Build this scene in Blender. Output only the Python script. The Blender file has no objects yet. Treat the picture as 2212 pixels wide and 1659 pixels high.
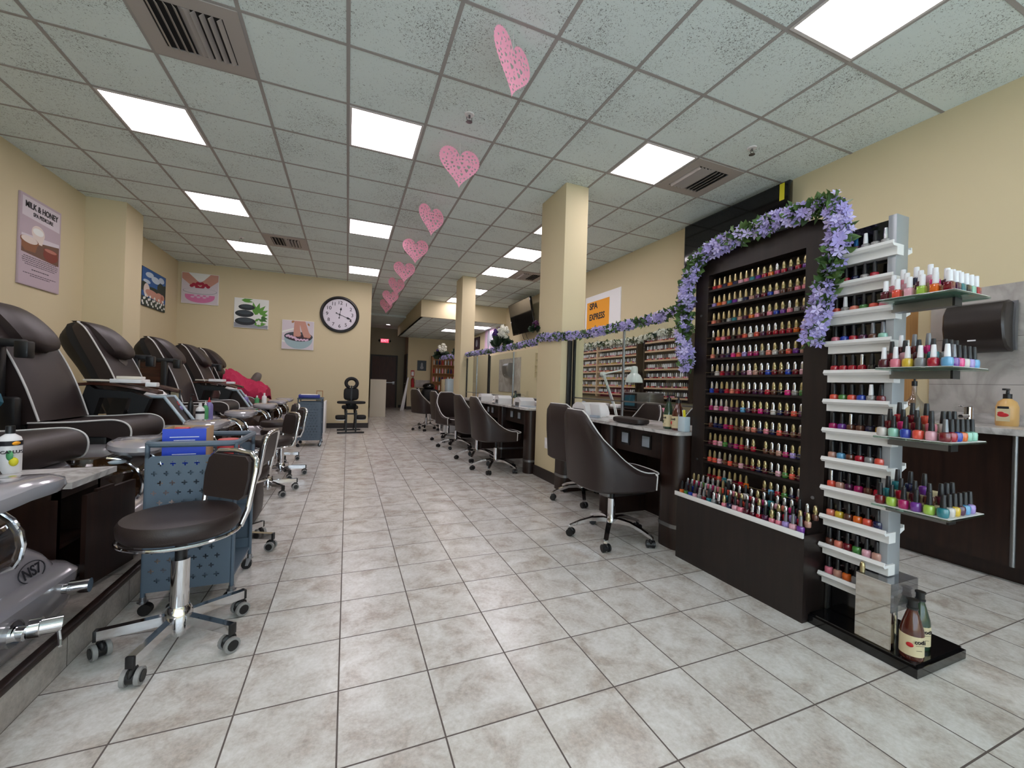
import bpy, bmesh, math, random
from mathutils import Vector, Matrix, Euler
R=math.radians; PI=math.pi; sin=math.sin; cos=math.cos
rnd=random.Random(7)
sc=bpy.context.scene; C=sc.collection
# ---------------------------------------------------------------- camera
FPX=879.4893; PIT,ROL,YAW=.00297934,.0314053,.3845164; EYE=1.0616
fw=Vector((sin(YAW)*cos(PIT),cos(YAW)*cos(PIT),sin(PIT))); rt=Vector((cos(YAW),-sin(YAW),0)); up=rt.cross(fw)
rt,up=cos(ROL)*rt+sin(ROL)*up,-sin(ROL)*rt+cos(ROL)*up
cd=bpy.data.cameras.new('camera'); cam=bpy.data.objects.new('camera',cd); C.objects.link(cam); sc.camera=cam
cd.sensor_fit='HORIZONTAL'; cd.sensor_width=36; cd.lens=36*FPX/2212; cd.clip_start=.02; cd.clip_end=100
cam.matrix_world=Matrix(((rt.x,up.x,-fw.x,0),(rt.y,up.y,-fw.y,0),(rt.z,up.z,-fw.z,EYE),(0,0,0,1)))
# ---------------------------------------------------------------- light and exposure
vs=sc.view_settings; vs.view_transform='Standard'; vs.look='None'; vs.gamma=1; vs.use_curve_mapping=False; vs.exposure=0.68
PANEL=8      # emission of the ceiling light panels
w=bpy.data.worlds.new('world'); sc.world=w; w.use_nodes=True
w.node_tree.nodes['Background'].inputs[0].default_value=(.62,.78,1,1); w.node_tree.nodes['Background'].inputs[1].default_value=1.0
def area(name,loc,rot,sx,sy,e,col):
    l=bpy.data.lights.new(name,'AREA'); l.shape='RECTANGLE'; l.size=sx; l.size_y=sy; l.energy=e; l.color=col
    o=bpy.data.objects.new(name,l); C.objects.link(o); o.location=loc; o.rotation_euler=rot; return o
area('storefront_daylight',(.6,-2.28,1.45),(R(90),0,R(180)),6.4,2.3,950,(.80,.90,1.0)).rotation_euler=(R(-90),0,0)
CZ=3.2522; T=.6096; GX=-.0592; GY=2.889; FX=.0037; FY=1.5006; FS=.3031
LIGHTS=[(-3,2),(-3,5),(-3,8),(0,1),(0,5),(0,9),(4,0),(4,-3),(4,3),(4,5),(4,7),(4,10),(4,12),(0,-3),(-3,-2),(-3,-5)]
# ---------------------------------------------------------------- materials
def lin(h):
    if isinstance(h,str):
        c=[int(h[i:i+2],16)/255 for i in (0,2,4)]
        return tuple(x/12.92 if x<.04045 else ((x+.055)/1.055)**2.4 for x in c)+(1,)
    return tuple(h)+(1,)
M={}
def mat(n,col,rough=.5,metal=0,spec=.5,coat=0,emit=0,alpha=1,noise=None,bump=None,trans=0):
    """procedural principled material; noise=(scale,amount) mottles the colour, bump=(scale,strength)"""
    if n in M: return M[n]
    m=bpy.data.materials.new(n); m.use_nodes=True; nt=m.node_tree; b=nt.nodes['Principled BSDF']
    b.inputs['Base Color'].default_value=lin(col); b.inputs['Roughness'].default_value=rough; b.inputs['Metallic'].default_value=metal
    b.inputs['Specular IOR Level'].default_value=spec; b.inputs['Coat Weight'].default_value=coat; b.inputs['Coat Roughness'].default_value=.08
    b.inputs['Alpha'].default_value=alpha; b.inputs['Transmission Weight'].default_value=trans
    if emit: b.inputs['Emission Color'].default_value=lin(col); b.inputs['Emission Strength'].default_value=emit
    if noise or bump:
        tc=nt.nodes.new('ShaderNodeTexCoord')
    if noise:
        t=nt.nodes.new('ShaderNodeTexNoise'); t.inputs['Scale'].default_value=noise[0]; t.inputs['Detail'].default_value=5; nt.links.new(tc.outputs['Object'],t.inputs['Vector'])
        r=nt.nodes.new('ShaderNodeValToRGB'); c=lin(col); k=noise[1]
        r.color_ramp.elements[0].position=.3; r.color_ramp.elements[1].position=.7
        r.color_ramp.elements[0].color=tuple(x*(1-k) for x in c[:3])+(1,); r.color_ramp.elements[1].color=tuple(min(1,x*(1+k)) for x in c[:3])+(1,)
        nt.links.new(t.outputs['Fac'],r.inputs['Fac']); nt.links.new(r.outputs['Color'],b.inputs['Base Color'])
    if bump:
        t=nt.nodes.new('ShaderNodeTexNoise'); t.inputs['Scale'].default_value=bump[0]; t.inputs['Detail'].default_value=3; nt.links.new(tc.outputs['Object'],t.inputs['Vector'])
        bp=nt.nodes.new('ShaderNodeBump'); bp.inputs['Strength'].default_value=bump[1]; bp.inputs['Distance'].default_value=.01
        nt.links.new(t.outputs['Fac'],bp.inputs['Height']); nt.links.new(bp.outputs['Normal'],b.inputs['Normal'])
    M[n]=m; return m
def glass(n,col,a=.1,rough=.02):
    """thin clear sheet: mostly transparent with a mirror-like sheen"""
    m=bpy.data.materials.new(n); m.use_nodes=True; nt=m.node_tree; nt.nodes.clear()
    o=nt.nodes.new('ShaderNodeOutputMaterial'); mx=nt.nodes.new('ShaderNodeMixShader'); t=nt.nodes.new('ShaderNodeBsdfTransparent'); g=nt.nodes.new('ShaderNodeBsdfGlossy')
    lw=nt.nodes.new('ShaderNodeLayerWeight'); pw=nt.nodes.new('ShaderNodeMath'); pw.operation='POWER'; pw.inputs[1].default_value=4; nt.links.new(lw.outputs['Facing'],pw.inputs[0])
    fr=nt.nodes.new('ShaderNodeMath'); fr.operation='MULTIPLY'; fr.inputs[1].default_value=.45; nt.links.new(pw.outputs[0],fr.inputs[0]); ad=nt.nodes.new('ShaderNodeMath'); ad.inputs[1].default_value=a
    t.inputs['Color'].default_value=lin(col); g.inputs['Roughness'].default_value=rough; g.inputs['Color'].default_value=(1,1,1,1)
    nt.links.new(fr.outputs[0],ad.inputs[0]); nt.links.new(ad.outputs[0],mx.inputs[0]); nt.links.new(t.outputs[0],mx.inputs[1]); nt.links.new(g.outputs[0],mx.inputs[2]); nt.links.new(mx.outputs[0],o.inputs[0])
    M[n]=m; return m
def nodes(n):
    m=bpy.data.materials.new(n); m.use_nodes=True; M[n]=m; nt=m.node_tree
    def N(t,**k):
        x=nt.nodes.new(t)
        for a,v in k.items():
            if a.startswith('i'):
                i=int(a[1:]); x.inputs[i].default_value=v
            else: setattr(x,a,v)
        return x
    return m,nt,N,nt.links.new,nt.nodes['Principled BSDF']
def tile_material(n,ox,oy,s,gw,ca,cb,cc,grout,rough,axis='XY'):
    m,nt,N,K,b=nodes(n)
    tc=N('ShaderNodeTexCoord'); mp=N('ShaderNodeVectorMath',operation='SUBTRACT'); mp.inputs[1].default_value=(ox,oy,0); K(tc.outputs['Object'],mp.inputs[0])
    dv=N('ShaderNodeVectorMath',operation='DIVIDE'); dv.inputs[1].default_value=(s,s,s); K(mp.outputs[0],dv.inputs[0])
    fl=N('ShaderNodeVectorMath',operation='FLOOR'); K(dv.outputs[0],fl.inputs[0])
    fr=N('ShaderNodeVectorMath',operation='FRACTION'); K(dv.outputs[0],fr.inputs[0])
    sx=N('ShaderNodeSeparateXYZ'); K(fr.outputs[0],sx.inputs[0])
    def edge(o):
        a=N('ShaderNodeMath',operation='SUBTRACT'); a.inputs[1].default_value=.5; K(o,a.inputs[0])
        c=N('ShaderNodeMath',operation='ABSOLUTE'); K(a.outputs[0],c.inputs[0]); return c.outputs[0]
    mx=N('ShaderNodeMath',operation='MAXIMUM'); K(edge(sx.outputs[0]),mx.inputs[0]); K(edge(sx.outputs[1]),mx.inputs[1])
    g=N('ShaderNodeMath',operation='GREATER_THAN'); g.inputs[1].default_value=.5-gw/s/2; K(mx.outputs[0],g.inputs[0])
    wn=N('ShaderNodeTexWhiteNoise',noise_dimensions='3D'); K(fl.outputs[0],wn.inputs[0])
    sc_=N('ShaderNodeVectorMath',operation='SCALE'); sc_.inputs[3].default_value=9; K(wn.outputs[1],sc_.inputs[0])
    ad=N('ShaderNodeVectorMath',operation='ADD'); K(sc_.outputs[0],ad.inputs[0]); K(tc.outputs['Object'],ad.inputs[1])
    n1=N('ShaderNodeTexNoise'); n1.inputs['Scale'].default_value=7; n1.inputs['Detail'].default_value=7; n1.inputs['Roughness'].default_value=.62; n1.inputs['Distortion'].default_value=.5; K(ad.outputs[0],n1.inputs['Vector'])
    n2=N('ShaderNodeTexNoise'); n2.inputs['Scale'].default_value=70; n2.inputs['Detail'].default_value=6; n2.inputs['Roughness'].default_value=.7; K(ad.outputs[0],n2.inputs['Vector'])
    r=N('ShaderNodeValToRGB'); e=r.color_ramp.elements; e[0].position=.34; e[0].color=lin(ca); e[1].position=.66; e[1].color=lin(cc)
    x=e.new(.5); x.color=lin(cb); K(n1.outputs['Fac'],r.inputs['Fac'])
    mm=N('ShaderNodeMix',data_type='RGBA',blend_type='OVERLAY'); mm.inputs[0].default_value=.5; K(r.outputs['Color'],mm.inputs[6]); K(n2.outputs['Fac'],mm.inputs[7])
    br=N('ShaderNodeMix',data_type='RGBA',blend_type='MULTIPLY'); br.inputs[0].default_value=.05; K(mm.outputs[2],br.inputs[6]); K(wn.outputs[0],br.inputs[7])
    fm=N('ShaderNodeMix',data_type='RGBA'); fm.inputs[7].default_value=lin(grout); K(g.outputs[0],fm.inputs[0]); K(br.outputs[2],fm.inputs[6]); K(fm.outputs[2],b.inputs['Base Color'])
    rr=N('ShaderNodeMapRange'); rr.inputs[3].default_value=rough; rr.inputs[4].default_value=.85; K(g.outputs[0],rr.inputs[0]); K(rr.outputs[0],b.inputs['Roughness'])
    bp=N('ShaderNodeBump'); bp.inputs['Strength'].default_value=.25; bp.inputs['Distance'].default_value=.003; iv=N('ShaderNodeMath',operation='SUBTRACT'); iv.inputs[0].default_value=1; K(g.outputs[0],iv.inputs[1]); K(iv.outputs[0],bp.inputs['Height']); K(bp.outputs[0],b.inputs['Normal'])
    return m
tile_material('floor_tile',FX,FY,FS,.0052,'b4aaa0','cbc7c0','d9d7d2','5a514c',.25)
tile_material('platform_tile',FX,FY,.45,.004,'978d84','aea69e','bdb7af','5e544d',.35)
def ceiling_material():
    m,nt,N,K,b=nodes('ceiling_tile')
    tc=N('ShaderNodeTexCoord'); n1=N('ShaderNodeTexNoise'); n1.inputs['Scale'].default_value=85; n1.inputs['Detail'].default_value=4; n1.inputs['Distortion'].default_value=1.6; K(tc.outputs['Object'],n1.inputs['Vector'])
    n2=N('ShaderNodeTexNoise'); n2.inputs['Scale'].default_value=2.3; K(tc.outputs['Object'],n2.inputs['Vector'])
    a=N('ShaderNodeMath',operation='MULTIPLY_ADD'); a.inputs[1].default_value=.25; K(n2.outputs['Fac'],a.inputs[0]); K(n1.outputs['Fac'],a.inputs[2])
    r=N('ShaderNodeValToRGB'); e=r.color_ramp.elements; e[0].position=.475; e[0].color=lin('8a918f'); e[1].position=.525; e[1].color=lin('dfebe9'); K(a.outputs[0],r.inputs['Fac']); K(r.outputs['Color'],b.inputs['Base Color'])
    b.inputs['Roughness'].default_value=.95; bp=N('ShaderNodeBump'); bp.inputs['Strength'].default_value=.6; bp.inputs['Distance'].default_value=.004; K(r.outputs['Color'],bp.inputs['Height']); K(bp.outputs[0],b.inputs['Normal'])
ceiling_material()
def marble(n,base,vein,scale):
    m,nt,N,K,b=nodes(n)
    tc=N('ShaderNodeTexCoord'); n1=N('ShaderNodeTexNoise'); n1.inputs['Scale'].default_value=scale; n1.inputs['Detail'].default_value=8; n1.inputs['Distortion'].default_value=2.2; K(tc.outputs['Object'],n1.inputs['Vector'])
    r=N('ShaderNodeValToRGB'); e=r.color_ramp.elements; e[0].position=.40; e[0].color=lin(base); e[1].position=.6; e[1].color=lin(base); x=e.new(.5); x.color=lin(vein); K(n1.outputs['Fac'],r.inputs['Fac']); K(r.outputs['Color'],b.inputs['Base Color']); b.inputs['Roughness'].default_value=.2
marble('marble','cbc8c6','a6a29f',3.0); marble('marble_wall','b9b3ae','a39d98',1.6)
def wood(n,a,c,rough=.35,axis=2):
    m,nt,N,K,b=nodes(n)
    tc=N('ShaderNodeTexCoord'); mp=N('ShaderNodeMapping'); s=[14,14,14]; s[axis]=1.2; mp.inputs['Scale'].default_value=s; K(tc.outputs['Object'],mp.inputs[0])
    n1=N('ShaderNodeTexNoise'); n1.inputs['Scale'].default_value=3; n1.inputs['Detail'].default_value=6; K(mp.outputs[0],n1.inputs['Vector'])
    r=N('ShaderNodeValToRGB'); e=r.color_ramp.elements; e[0].position=.3; e[0].color=lin(a); e[1].position=.7; e[1].color=lin(c); K(n1.outputs['Fac'],r.inputs['Fac']); K(r.outputs['Color'],b.inputs['Base Color']); b.inputs['Roughness'].default_value=rough
wood('espresso','1c100c','2e1c15'); wood('rack_black','17110f','241a17',.4); wood('oak','9c6a3c','bb8751',.5); wood('tray_wood','2a1510','48281b',.25,0); wood('door_brown','3a2119','4d2e23',.5)
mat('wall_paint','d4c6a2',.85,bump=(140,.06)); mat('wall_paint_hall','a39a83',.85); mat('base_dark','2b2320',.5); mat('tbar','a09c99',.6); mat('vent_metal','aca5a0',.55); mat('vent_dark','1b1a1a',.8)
mat('diffuser','fff4fb',.6,emit=PANEL); mat('light_frame','cfcac8',.5); mat('chrome','d8d8da',.09,1); mat('steel','9fa2a6',.3,1); mat('dull_metal','8b8b8c',.4,1)
mat('leather','281d1b',.45,bump=(220,.08)); mat('leather_dark','231a19',.45); mat('piping','d5d3d0',.5); mat('black_plastic','131314',.42); mat('black_matte','0d0d0e',.7); mat('black_gloss','09090b',.12,coat=.3)
mat('rubber_grey','8e8c89',.6); mat('white_plastic','e6e4e4',.35); mat('white','efefef',.4); mat('offwhite','d8d2c2',.6); mat('pearl','837e82',.18,coat=.7,noise=(3,.08)); mat('pearl_light','9a989e',.15,coat=.8)
mat('bowl_brown','3a2716',.1,coat=1,noise=(26,.75)); mat('trolley','53616e',.45); mat('blue_box','1a3fbf',.4); mat('cardboard','b79c79',.8); mat('navy_box','232f86',.4)
mat('pink','fba9c2',.75); mat('flower_lilac','a398d2',.7); mat('flower_lilac2','c3b9e6',.7); mat('leaf','3d5a2b',.6,noise=(20,.3)); mat('leaf2','55713a',.6); mat('flower_white','e3e2d4',.7); mat('flower_purple','3b1a66',.7); mat('flower_plum','4d1a48',.7); mat('leaf_dark','2a3d27',.6)
mat('beige_shelf','c9a888',.5); mat('gold_cap','b5a67e',.28,1); mat('silver_cap','c6c6c8',.22,1); mat('grey_cap','77787c',.35,.6); mat('black_cap','151518',.38); mat('white_cap','e8e8ec',.35); mat('blue_cap','1d5c8c',.3,.5)
mat('screen','0b0c0e',.08); mat('yellow_tag','d8cf2a',.6); mat('orange_sign','f4a516',.6); mat('ink','15131b',.6); mat('soap','d9ab6a',.3); mat('red_paint','b2151c',.4); mat('magenta_towel','b3284c',.9,bump=(60,.5)); mat('teal','1d5566',.8)
mat('label_cream','cdbf9a',.6); mat('amber','4a1c10',.1,coat=.5); mat('green_glass','1d3a28',.1,coat=.5); mat('lotion','d9b98a',.3); mat('purple_liquid','7c74a8',.3); mat('green_liquid','4e9b62',.4); mat('red_cap','c23134',.4)
mat('grey_fabric','6d6660',.9); mat('lip_white','e4e3e2',.35); mat('mirror','d9d5d0',.04,1); mat('lamp_white','dfe0de',.25); mat('glassy_blue','b9c9d2',.2); mat('table_bluewhite','aab4c0',.3); mat('brown_art','8a5a3c',.7)
glass('clear_glass','f6faf8',.03); glass('green_edge_glass','cfe6dd',.12); glass('acrylic','e4e4e6',.10); glass('plastic_film','dfe6ea',.16)
# ---------------------------------------------------------------- mesh builder
class B:
    def __init__(s,m=None): s.bm=bmesh.new(); s.mats=[]; s.i=0; s.n=0; s.X=Matrix.Identity(4); m and s.m(m)
    def m(s,name):
        if name not in s.mats: s.mats.append(name)
        s.i=s.mats.index(name); return s
    def at(s,loc=(0,0,0),rz=0,rx=0,ry=0,sc=1): s.X=Matrix.Translation(loc)@Euler((rx,ry,rz)).to_matrix().to_4x4()@Matrix.Scale(sc,4); return s
    def _new(s,vs,fs):
        bv=[s.bm.verts.new(s.X@Vector(v)) for v in vs]; out=[]
        for f in fs:
            try: x=s.bm.faces.new([bv[k] for k in f]); x.material_index=s.i; out.append(x)
            except ValueError: pass
        return bv,out
    def box(s,c,d,rz=0,bev=0,rot=None,seg=2):
        x,y,z=[k/2 for k in d]; E=Euler(rot).to_matrix() if rot else Matrix.Rotation(rz,3,'Z'); c=Vector(c)
        vs=[c+E@Vector((a*x,b*y,e*z)) for a in(-1,1) for b in(-1,1) for e in(-1,1)]
        bv,fs=s._new(vs,[(0,1,3,2),(4,6,7,5),(0,4,5,1),(2,3,7,6),(0,2,6,4),(1,5,7,3)])
        if bev:
            es={e for f in fs for e in f.edges}; r=bmesh.ops.bevel(s.bm,geom=list(es),offset=bev,segments=seg,affect='EDGES',profile=.5,clamp_overlap=True)
            for f in r['faces']: f.material_index=s.i
        return s
    def b2(s,x0,x1,y0,y1,z0,z1,bev=0): return s.box(((x0+x1)/2,(y0+y1)/2,(z0+z1)/2),(abs(x1-x0),abs(y1-y0),abs(z1-z0)),bev=bev)
    def loft(s,rings,cap=True,closed=True):
        n=len(rings[0]); vs=[p for r in rings for p in r]; fs=[]
        for a in range(len(rings)-1):
            for k in range(n if closed else n-1):
                j=(k+1)%n; fs.append((a*n+k,a*n+j,(a+1)*n+j,(a+1)*n+k))
        if cap: fs+= [tuple(range(n))[::-1], tuple((len(rings)-1)*n+k for k in range(n))]
        s._new(vs,fs); return s
    def prism(s,pts,a,b,axis='Z'):
        f={'Z':lambda p,t:(p[0],p[1],t),'Y':lambda p,t:(p[0],t,p[1]),'X':lambda p,t:(t,p[0],p[1])}[axis]
        return s.loft([[f(p,a) for p in pts],[f(p,b) for p in pts]])
    def cyl(s,p,q,r,r2=None,n=14,cap=True):
        p=Vector(p);q=Vector(q);d=(q-p).normalized(); u=d.orthogonal().normalized(); v=d.cross(u); r2=r if r2 is None else r2
        return s.loft([[p+(u*cos(t)+v*sin(t))*r for t in [2*PI*k/n for k in range(n)]],[q+(u*cos(t)+v*sin(t))*r2 for t in [2*PI*k/n for k in range(n)]]],cap)
    def tube(s,pts,r,n=8,closed=False,rr=None):
        P=[Vector(p) for p in pts]; N=len(P); rings=[]; u=None
        for k in range(N):
            d=(P[(k+1)%N]-P[k-1]) if closed else (P[min(k+1,N-1)]-P[max(k-1,0)])
            d.normalize()
            u=d.orthogonal().normalized() if u is None else (u-d*u.dot(d)).normalized()
            v=d.cross(u); q=rr[k] if rr else r
            rings.append([P[k]+(u*cos(t)+v*sin(t))*q for t in [2*PI*j/n for j in range(n)]])
        if closed: rings.append(rings[0]); return s.loft(rings,False)
        return s.loft(rings)
    def lathe(s,prof,loc=(0,0,0),n=20,sx=1,sy=1):
        l=Vector(loc); return s.loft([[l+Vector((r*sx*cos(t),r*sy*sin(t),z)) for t in [2*PI*k/n for k in range(n)]] for r,z in prof])
    def sph(s,c,d,n=16,m=10,top=None):
        c=Vector(c); pr=[]
        for k in range(m+1):
            a=-PI/2+PI*k/m; pr.append((max(cos(a),.001),sin(a)))
        return s.loft([[c+Vector((r*d[0]*cos(t),r*d[1]*sin(t),z*d[2])) for t in [2*PI*k/n for k in range(n)]] for r,z in pr])
    def se(s,c,d,e=.45,n=20,m=10):
        """rounded-box cushion (superellipsoid)"""
        c=Vector(c); f=lambda v:math.copysign(abs(v)**e,v)
        return s.loft([[c+Vector((max(f(cos(a)),.001)*f(cos(t))*d[0],max(f(cos(a)),.001)*f(sin(t))*d[1],f(sin(a))*d[2])) for t in [2*PI*k/n for k in range(n)]] for a in [-PI/2+PI*k/m for k in range(m+1)]])
    def poly(s,pts): s._new(pts,[tuple(range(len(pts)))]); return s
    def mesh(s,name,ang=38):
        bmesh.ops.recalc_face_normals(s.bm,faces=s.bm.faces)
        me=bpy.data.meshes.new(name); s.bm.to_mesh(me); s.bm.free()
        for k in s.mats: me.materials.append(M[k])
        me.polygons.foreach_set('use_smooth',[True]*len(me.polygons)); me.set_sharp_from_angle(angle=R(ang)); return me
    def put(s,name,parent=None,loc=(0,0,0),label=None):
        o=bpy.data.objects.new(name,s.mesh(name)); C.objects.link(o); o.location=loc
        if parent: o.parent=parent
        if label: o['label']=label
        return o
def tag(o,label,cat,group=None,kind=None):
    o['label']=label; o['category']=cat
    if group: o['group']=group
    if kind: o['kind']=kind
    return o
def thing(name,label,cat,loc=(0,0,0),rz=0,group=None):
    o=bpy.data.objects.new(name,None); C.objects.link(o); o.location=loc; o.rotation_euler=(0,0,rz); o.empty_display_size=.1
    return tag(o,label,cat,group)
def struct(name,b):
    o=b.put(name); o['kind']='structure'; return o
KIDS={}
def dup(root,loc,rz=None,label=None,group=None):
    r=root.copy(); C.objects.link(r); r.location=loc
    if rz is not None: r.rotation_euler=(0,0,rz)
    if label: r['label']=label
    if group: r['group']=group
    if root not in KIDS: KIDS[root]=[(c,list(c.children)) for c in root.children]
    for ch,gs in KIDS[root]:
        c=ch.copy(); C.objects.link(c); c.parent=r
        for g in gs: d=g.copy(); C.objects.link(d); d.parent=c
    return r
def text(s,size,m,parent,loc,rot,name='lettering',ext=.0008,align='CENTER',label=None,sx=1,bold=0):
    """built-in font turned into a mesh"""
    c=bpy.data.curves.new(name,'FONT'); c.body=s; c.size=size; c.extrude=ext; c.align_x=align; c.align_y='CENTER'; c.offset=bold
    o=bpy.data.objects.new(name,c); C.objects.link(o)
    dg=bpy.context.evaluated_depsgraph_get(); me=bpy.data.meshes.new_from_object(o.evaluated_get(dg)); bpy.data.objects.remove(o)
    me.materials.clear(); me.materials.append(M[m]); o=bpy.data.objects.new(name,me); C.objects.link(o); o.location=loc; o.rotation_euler=rot; o.scale=(sx,1,1)
    if parent: o.parent=parent
    if label: o['label']=label
    return o
def text_geo(b,s,size,m,loc,rot,ext=.0006,align='CENTER',sx=1,bold=0):
    """lettering added to a mesh that is being built"""
    c=bpy.data.curves.new('t','FONT'); c.body=s; c.size=size; c.extrude=ext; c.align_x=align; c.align_y='CENTER'; c.offset=bold
    o=bpy.data.objects.new('t',c); C.objects.link(o)
    dg=bpy.context.evaluated_depsgraph_get(); me=bpy.data.meshes.new_from_object(o.evaluated_get(dg)); bpy.data.objects.remove(o)
    b.m(m); Xf=Matrix.Translation(loc)@Euler(rot).to_matrix().to_4x4()@Matrix.Diagonal((sx,1,1,1))
    b._new([Xf@v.co for v in me.vertices],[tuple(p.vertices) for p in me.polygons]); bpy.data.meshes.remove(me)
ORD=['first','second','third','fourth','fifth','sixth','seventh','eighth','ninth','tenth','eleventh','twelfth','thirteenth','fourteenth','fifteenth','sixteenth','seventeenth','eighteenth','nineteenth','twentieth','twenty-first','twenty-second','twenty-third','twenty-fourth','twenty-fifth','twenty-sixth','twenty-seventh','twenty-eighth']
def cat(P,n=4):
    """Catmull-Rom smoothing of a list of tuples"""
    out=[]
    for k in range(len(P)-1):
        a,b,c,d=P[max(k-1,0)],P[k],P[k+1],P[min(k+2,len(P)-1)]
        for j in range(n):
            t=j/n; out.append(tuple(.5*((2*q)+(r-p)*t+(2*p-5*q+4*r-s)*t*t+(3*q-p-3*r+s)*t**3) for p,q,r,s in zip(a,b,c,d)))
    return out+[tuple(P[-1])]
mat('column_grey','9ea3a8',.35,.3)
# ================================================================ THE ROOM
WL=-3.09; WR=4.16; WB=-2.35; CWY=9.72; HX=.455; SX=1.75; SY=10.87; SZ=2.8; FWY=16.2; HY=17.2; HRX=2.16
b=B('floor_tile').b2(WL-.1,WR+.1,WB-.1,HY+.1,-.1,0); struct('floor',b)
b=B('ceiling_tile').b2(WL-.1,WR+.1,WB-.1,13.9,CZ,CZ+.1); struct('ceiling',b)
b=B('ceiling_tile').b2(HX-.1,SX+.6,13.9,HY+.1,3.19,3.3); struct('ceiling',b)
b=B('ceiling_tile').b2(SX+.0,WR+.1,SY+.06,FWY+.05,SZ,SZ+.06); struct('ceiling',b)
b=B('tbar')      # T-bar grid in real metal
for i in range(-5,8):
    x=GX+i*T
    if WL<x<WR:
        y1=CWY if x<HX else (13.9 if x<SX else SY)
        b.b2(x-.012,x+.012,WB,y1,CZ-.004,CZ+.001)
for j in range(-8,18):
    y=GY+j*T; x0=WL if y<CWY else HX; x1=WR if y<SY else SX
    if y<13.9: b.b2(x0,x1,y-.011,y+.011,CZ-.0035,CZ+.001)
struct('trim_1',b)
b=B('tbar')
for k in range(1,9):
    b.b2(SX+.02,WR,SY+.06+k*T-.01,SY+.06+k*T+.01,SZ-.003,SZ+.001)
for k in range(4):
    b.b2(GX+(3.5+k)*T-.01,GX+(3.5+k)*T+.01,SY+.06,FWY,SZ-.003,SZ+.001)
struct('trim_2',b)
struct('wall_left',B('wall_paint').b2(WL-.1,WL,WB,CWY+.1,0,CZ).b2(WL,-2.69,6.72,7.18,0,CZ))
struct('wall_back',B('wall_paint').b2(WL,HX,CWY,CWY+.12,0,CZ))
struct('wall_right',B('wall_paint').b2(WR,WR+.1,WB,FWY,0,CZ))
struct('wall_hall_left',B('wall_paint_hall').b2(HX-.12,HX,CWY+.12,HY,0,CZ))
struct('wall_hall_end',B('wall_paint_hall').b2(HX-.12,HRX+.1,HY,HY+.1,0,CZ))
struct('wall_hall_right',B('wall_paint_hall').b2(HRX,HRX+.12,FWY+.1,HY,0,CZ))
struct('wall_far',B('wall_paint').b2(HRX,WR+.1,FWY,FWY+.1,0,CZ))
struct('wall_soffit',B('wall_paint').b2(SX,WR,SY,SY+.06,SZ,CZ).b2(SX,SX+.06,SY+.06,FWY,SZ,CZ).b2(SX,HRX+.1,FWY,FWY+.1,SZ,CZ))
# front wall behind the camera with a storefront window opening
struct('wall_front',B('wall_paint').b2(WL,WR,WB-.1,WB,0,.25).b2(WL,WR,WB-.1,WB,2.65,CZ).b2(WL,-2.65,WB-.1,WB,.25,2.65).b2(3.85,WR,WB-.1,WB,.25,2.65))
f=B('dull_metal')
for x in (-2.62,-.9,.75,2.4,3.82): f.b2(x-.03,x+.03,WB-.08,WB-.02,.25,2.65)
f.b2(-2.62,3.82,WB-.08,WB-.02,.25,.31).b2(-2.62,3.82,WB-.08,WB-.02,2.59,2.65); struct('window_1',f)
struct('trim_3',B('clear_glass').b2(-2.6,3.8,WB-.055,WB-.049,.3,2.6))
for k,(x0,x1,y0,y1) in enumerate([(2.11,2.39,3.84,4.42),(2.11,2.39,8.05,8.55)]):
    struct('trim_%d'%(4+k),B('wall_paint').b2(x0,x1,y0,y1,0,CZ,.004))
struct('baseboard_back',B('base_dark').b2(-.95,HX+.008,CWY-.012,CWY,0,.11).b2(HX,HX+.01,CWY-.012,HY,0,.11))
struct('baseboard_right',B('base_dark').b2(WR-.012,WR,1.9,FWY,0,.11))
struct('baseboard_far',B('base_dark').b2(HRX,WR,FWY-.012,FWY,0,.11).b2(HX,.8,HY-.012,HY,0,.11).b2(1.95,HRX,HY-.012,HY,0,.11))
struct('baseboard_left',B('base_dark').b2(2.1,2.4,3.83,4.43,0,.12).b2(2.1,2.4,8.04,8.56,0,.12))
# pedicure platform
struct('trim_6',B('platform_tile').b2(WL,-.905,WB,9.0,0,.122))
struct('trim_7',B('espresso').b2(-.925,-.893,WB,9.0,.118,.142,.004))
struct('trim_8',B('platform_tile').b2(WL,-.925,WB,9.0,.122,.138))
# doors
def door(n,x,y,w,h,axis):
    b=B('door_brown')
    o=struct('door_%d'%n,b.b2(x,x+w,y-.03,y+.0,0,h)) if axis=='Y' else struct('door_%d'%n,b.b2(x-.02,x,y,y+w,0,h))
    f=B('base_dark')
    if axis=='Y': f.b2(x-.06,x,y-.05,y+.01,0,h+.06).b2(x+w,x+w+.06,y-.05,y+.01,0,h+.06).b2(x,x+w,y-.05,y+.01,h,h+.06)
    else: f.b2(x-.035,x+.0,y-.05,y,0,h+.06).b2(x-.035,x,y+w,y+w+.05,0,h+.06).b2(x-.035,x,y,y+w,h,h+.06)
    f.put('door_frame',o)
    return o
d=door(1,.9,HY,.92,2.06,'Y'); B('steel').b2(1.0,1.78,HY-.075,HY-.045,.98,1.03,.008).b2(1.0,1.05,HY-.06,HY-.03,.95,1.06).b2(1.7,1.78,HY-.06,HY-.03,.95,1.06).put('push_bar',d)
d=door(2,HRX,16.32,.72,2.1,'X'); B('steel').cyl((HRX-.02,16.42,1),(HRX-.07,16.42,1),.012).cyl((HRX-.065,16.42,1),(HRX-.065,16.53,1),.01).put('door_handle',d)
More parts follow.
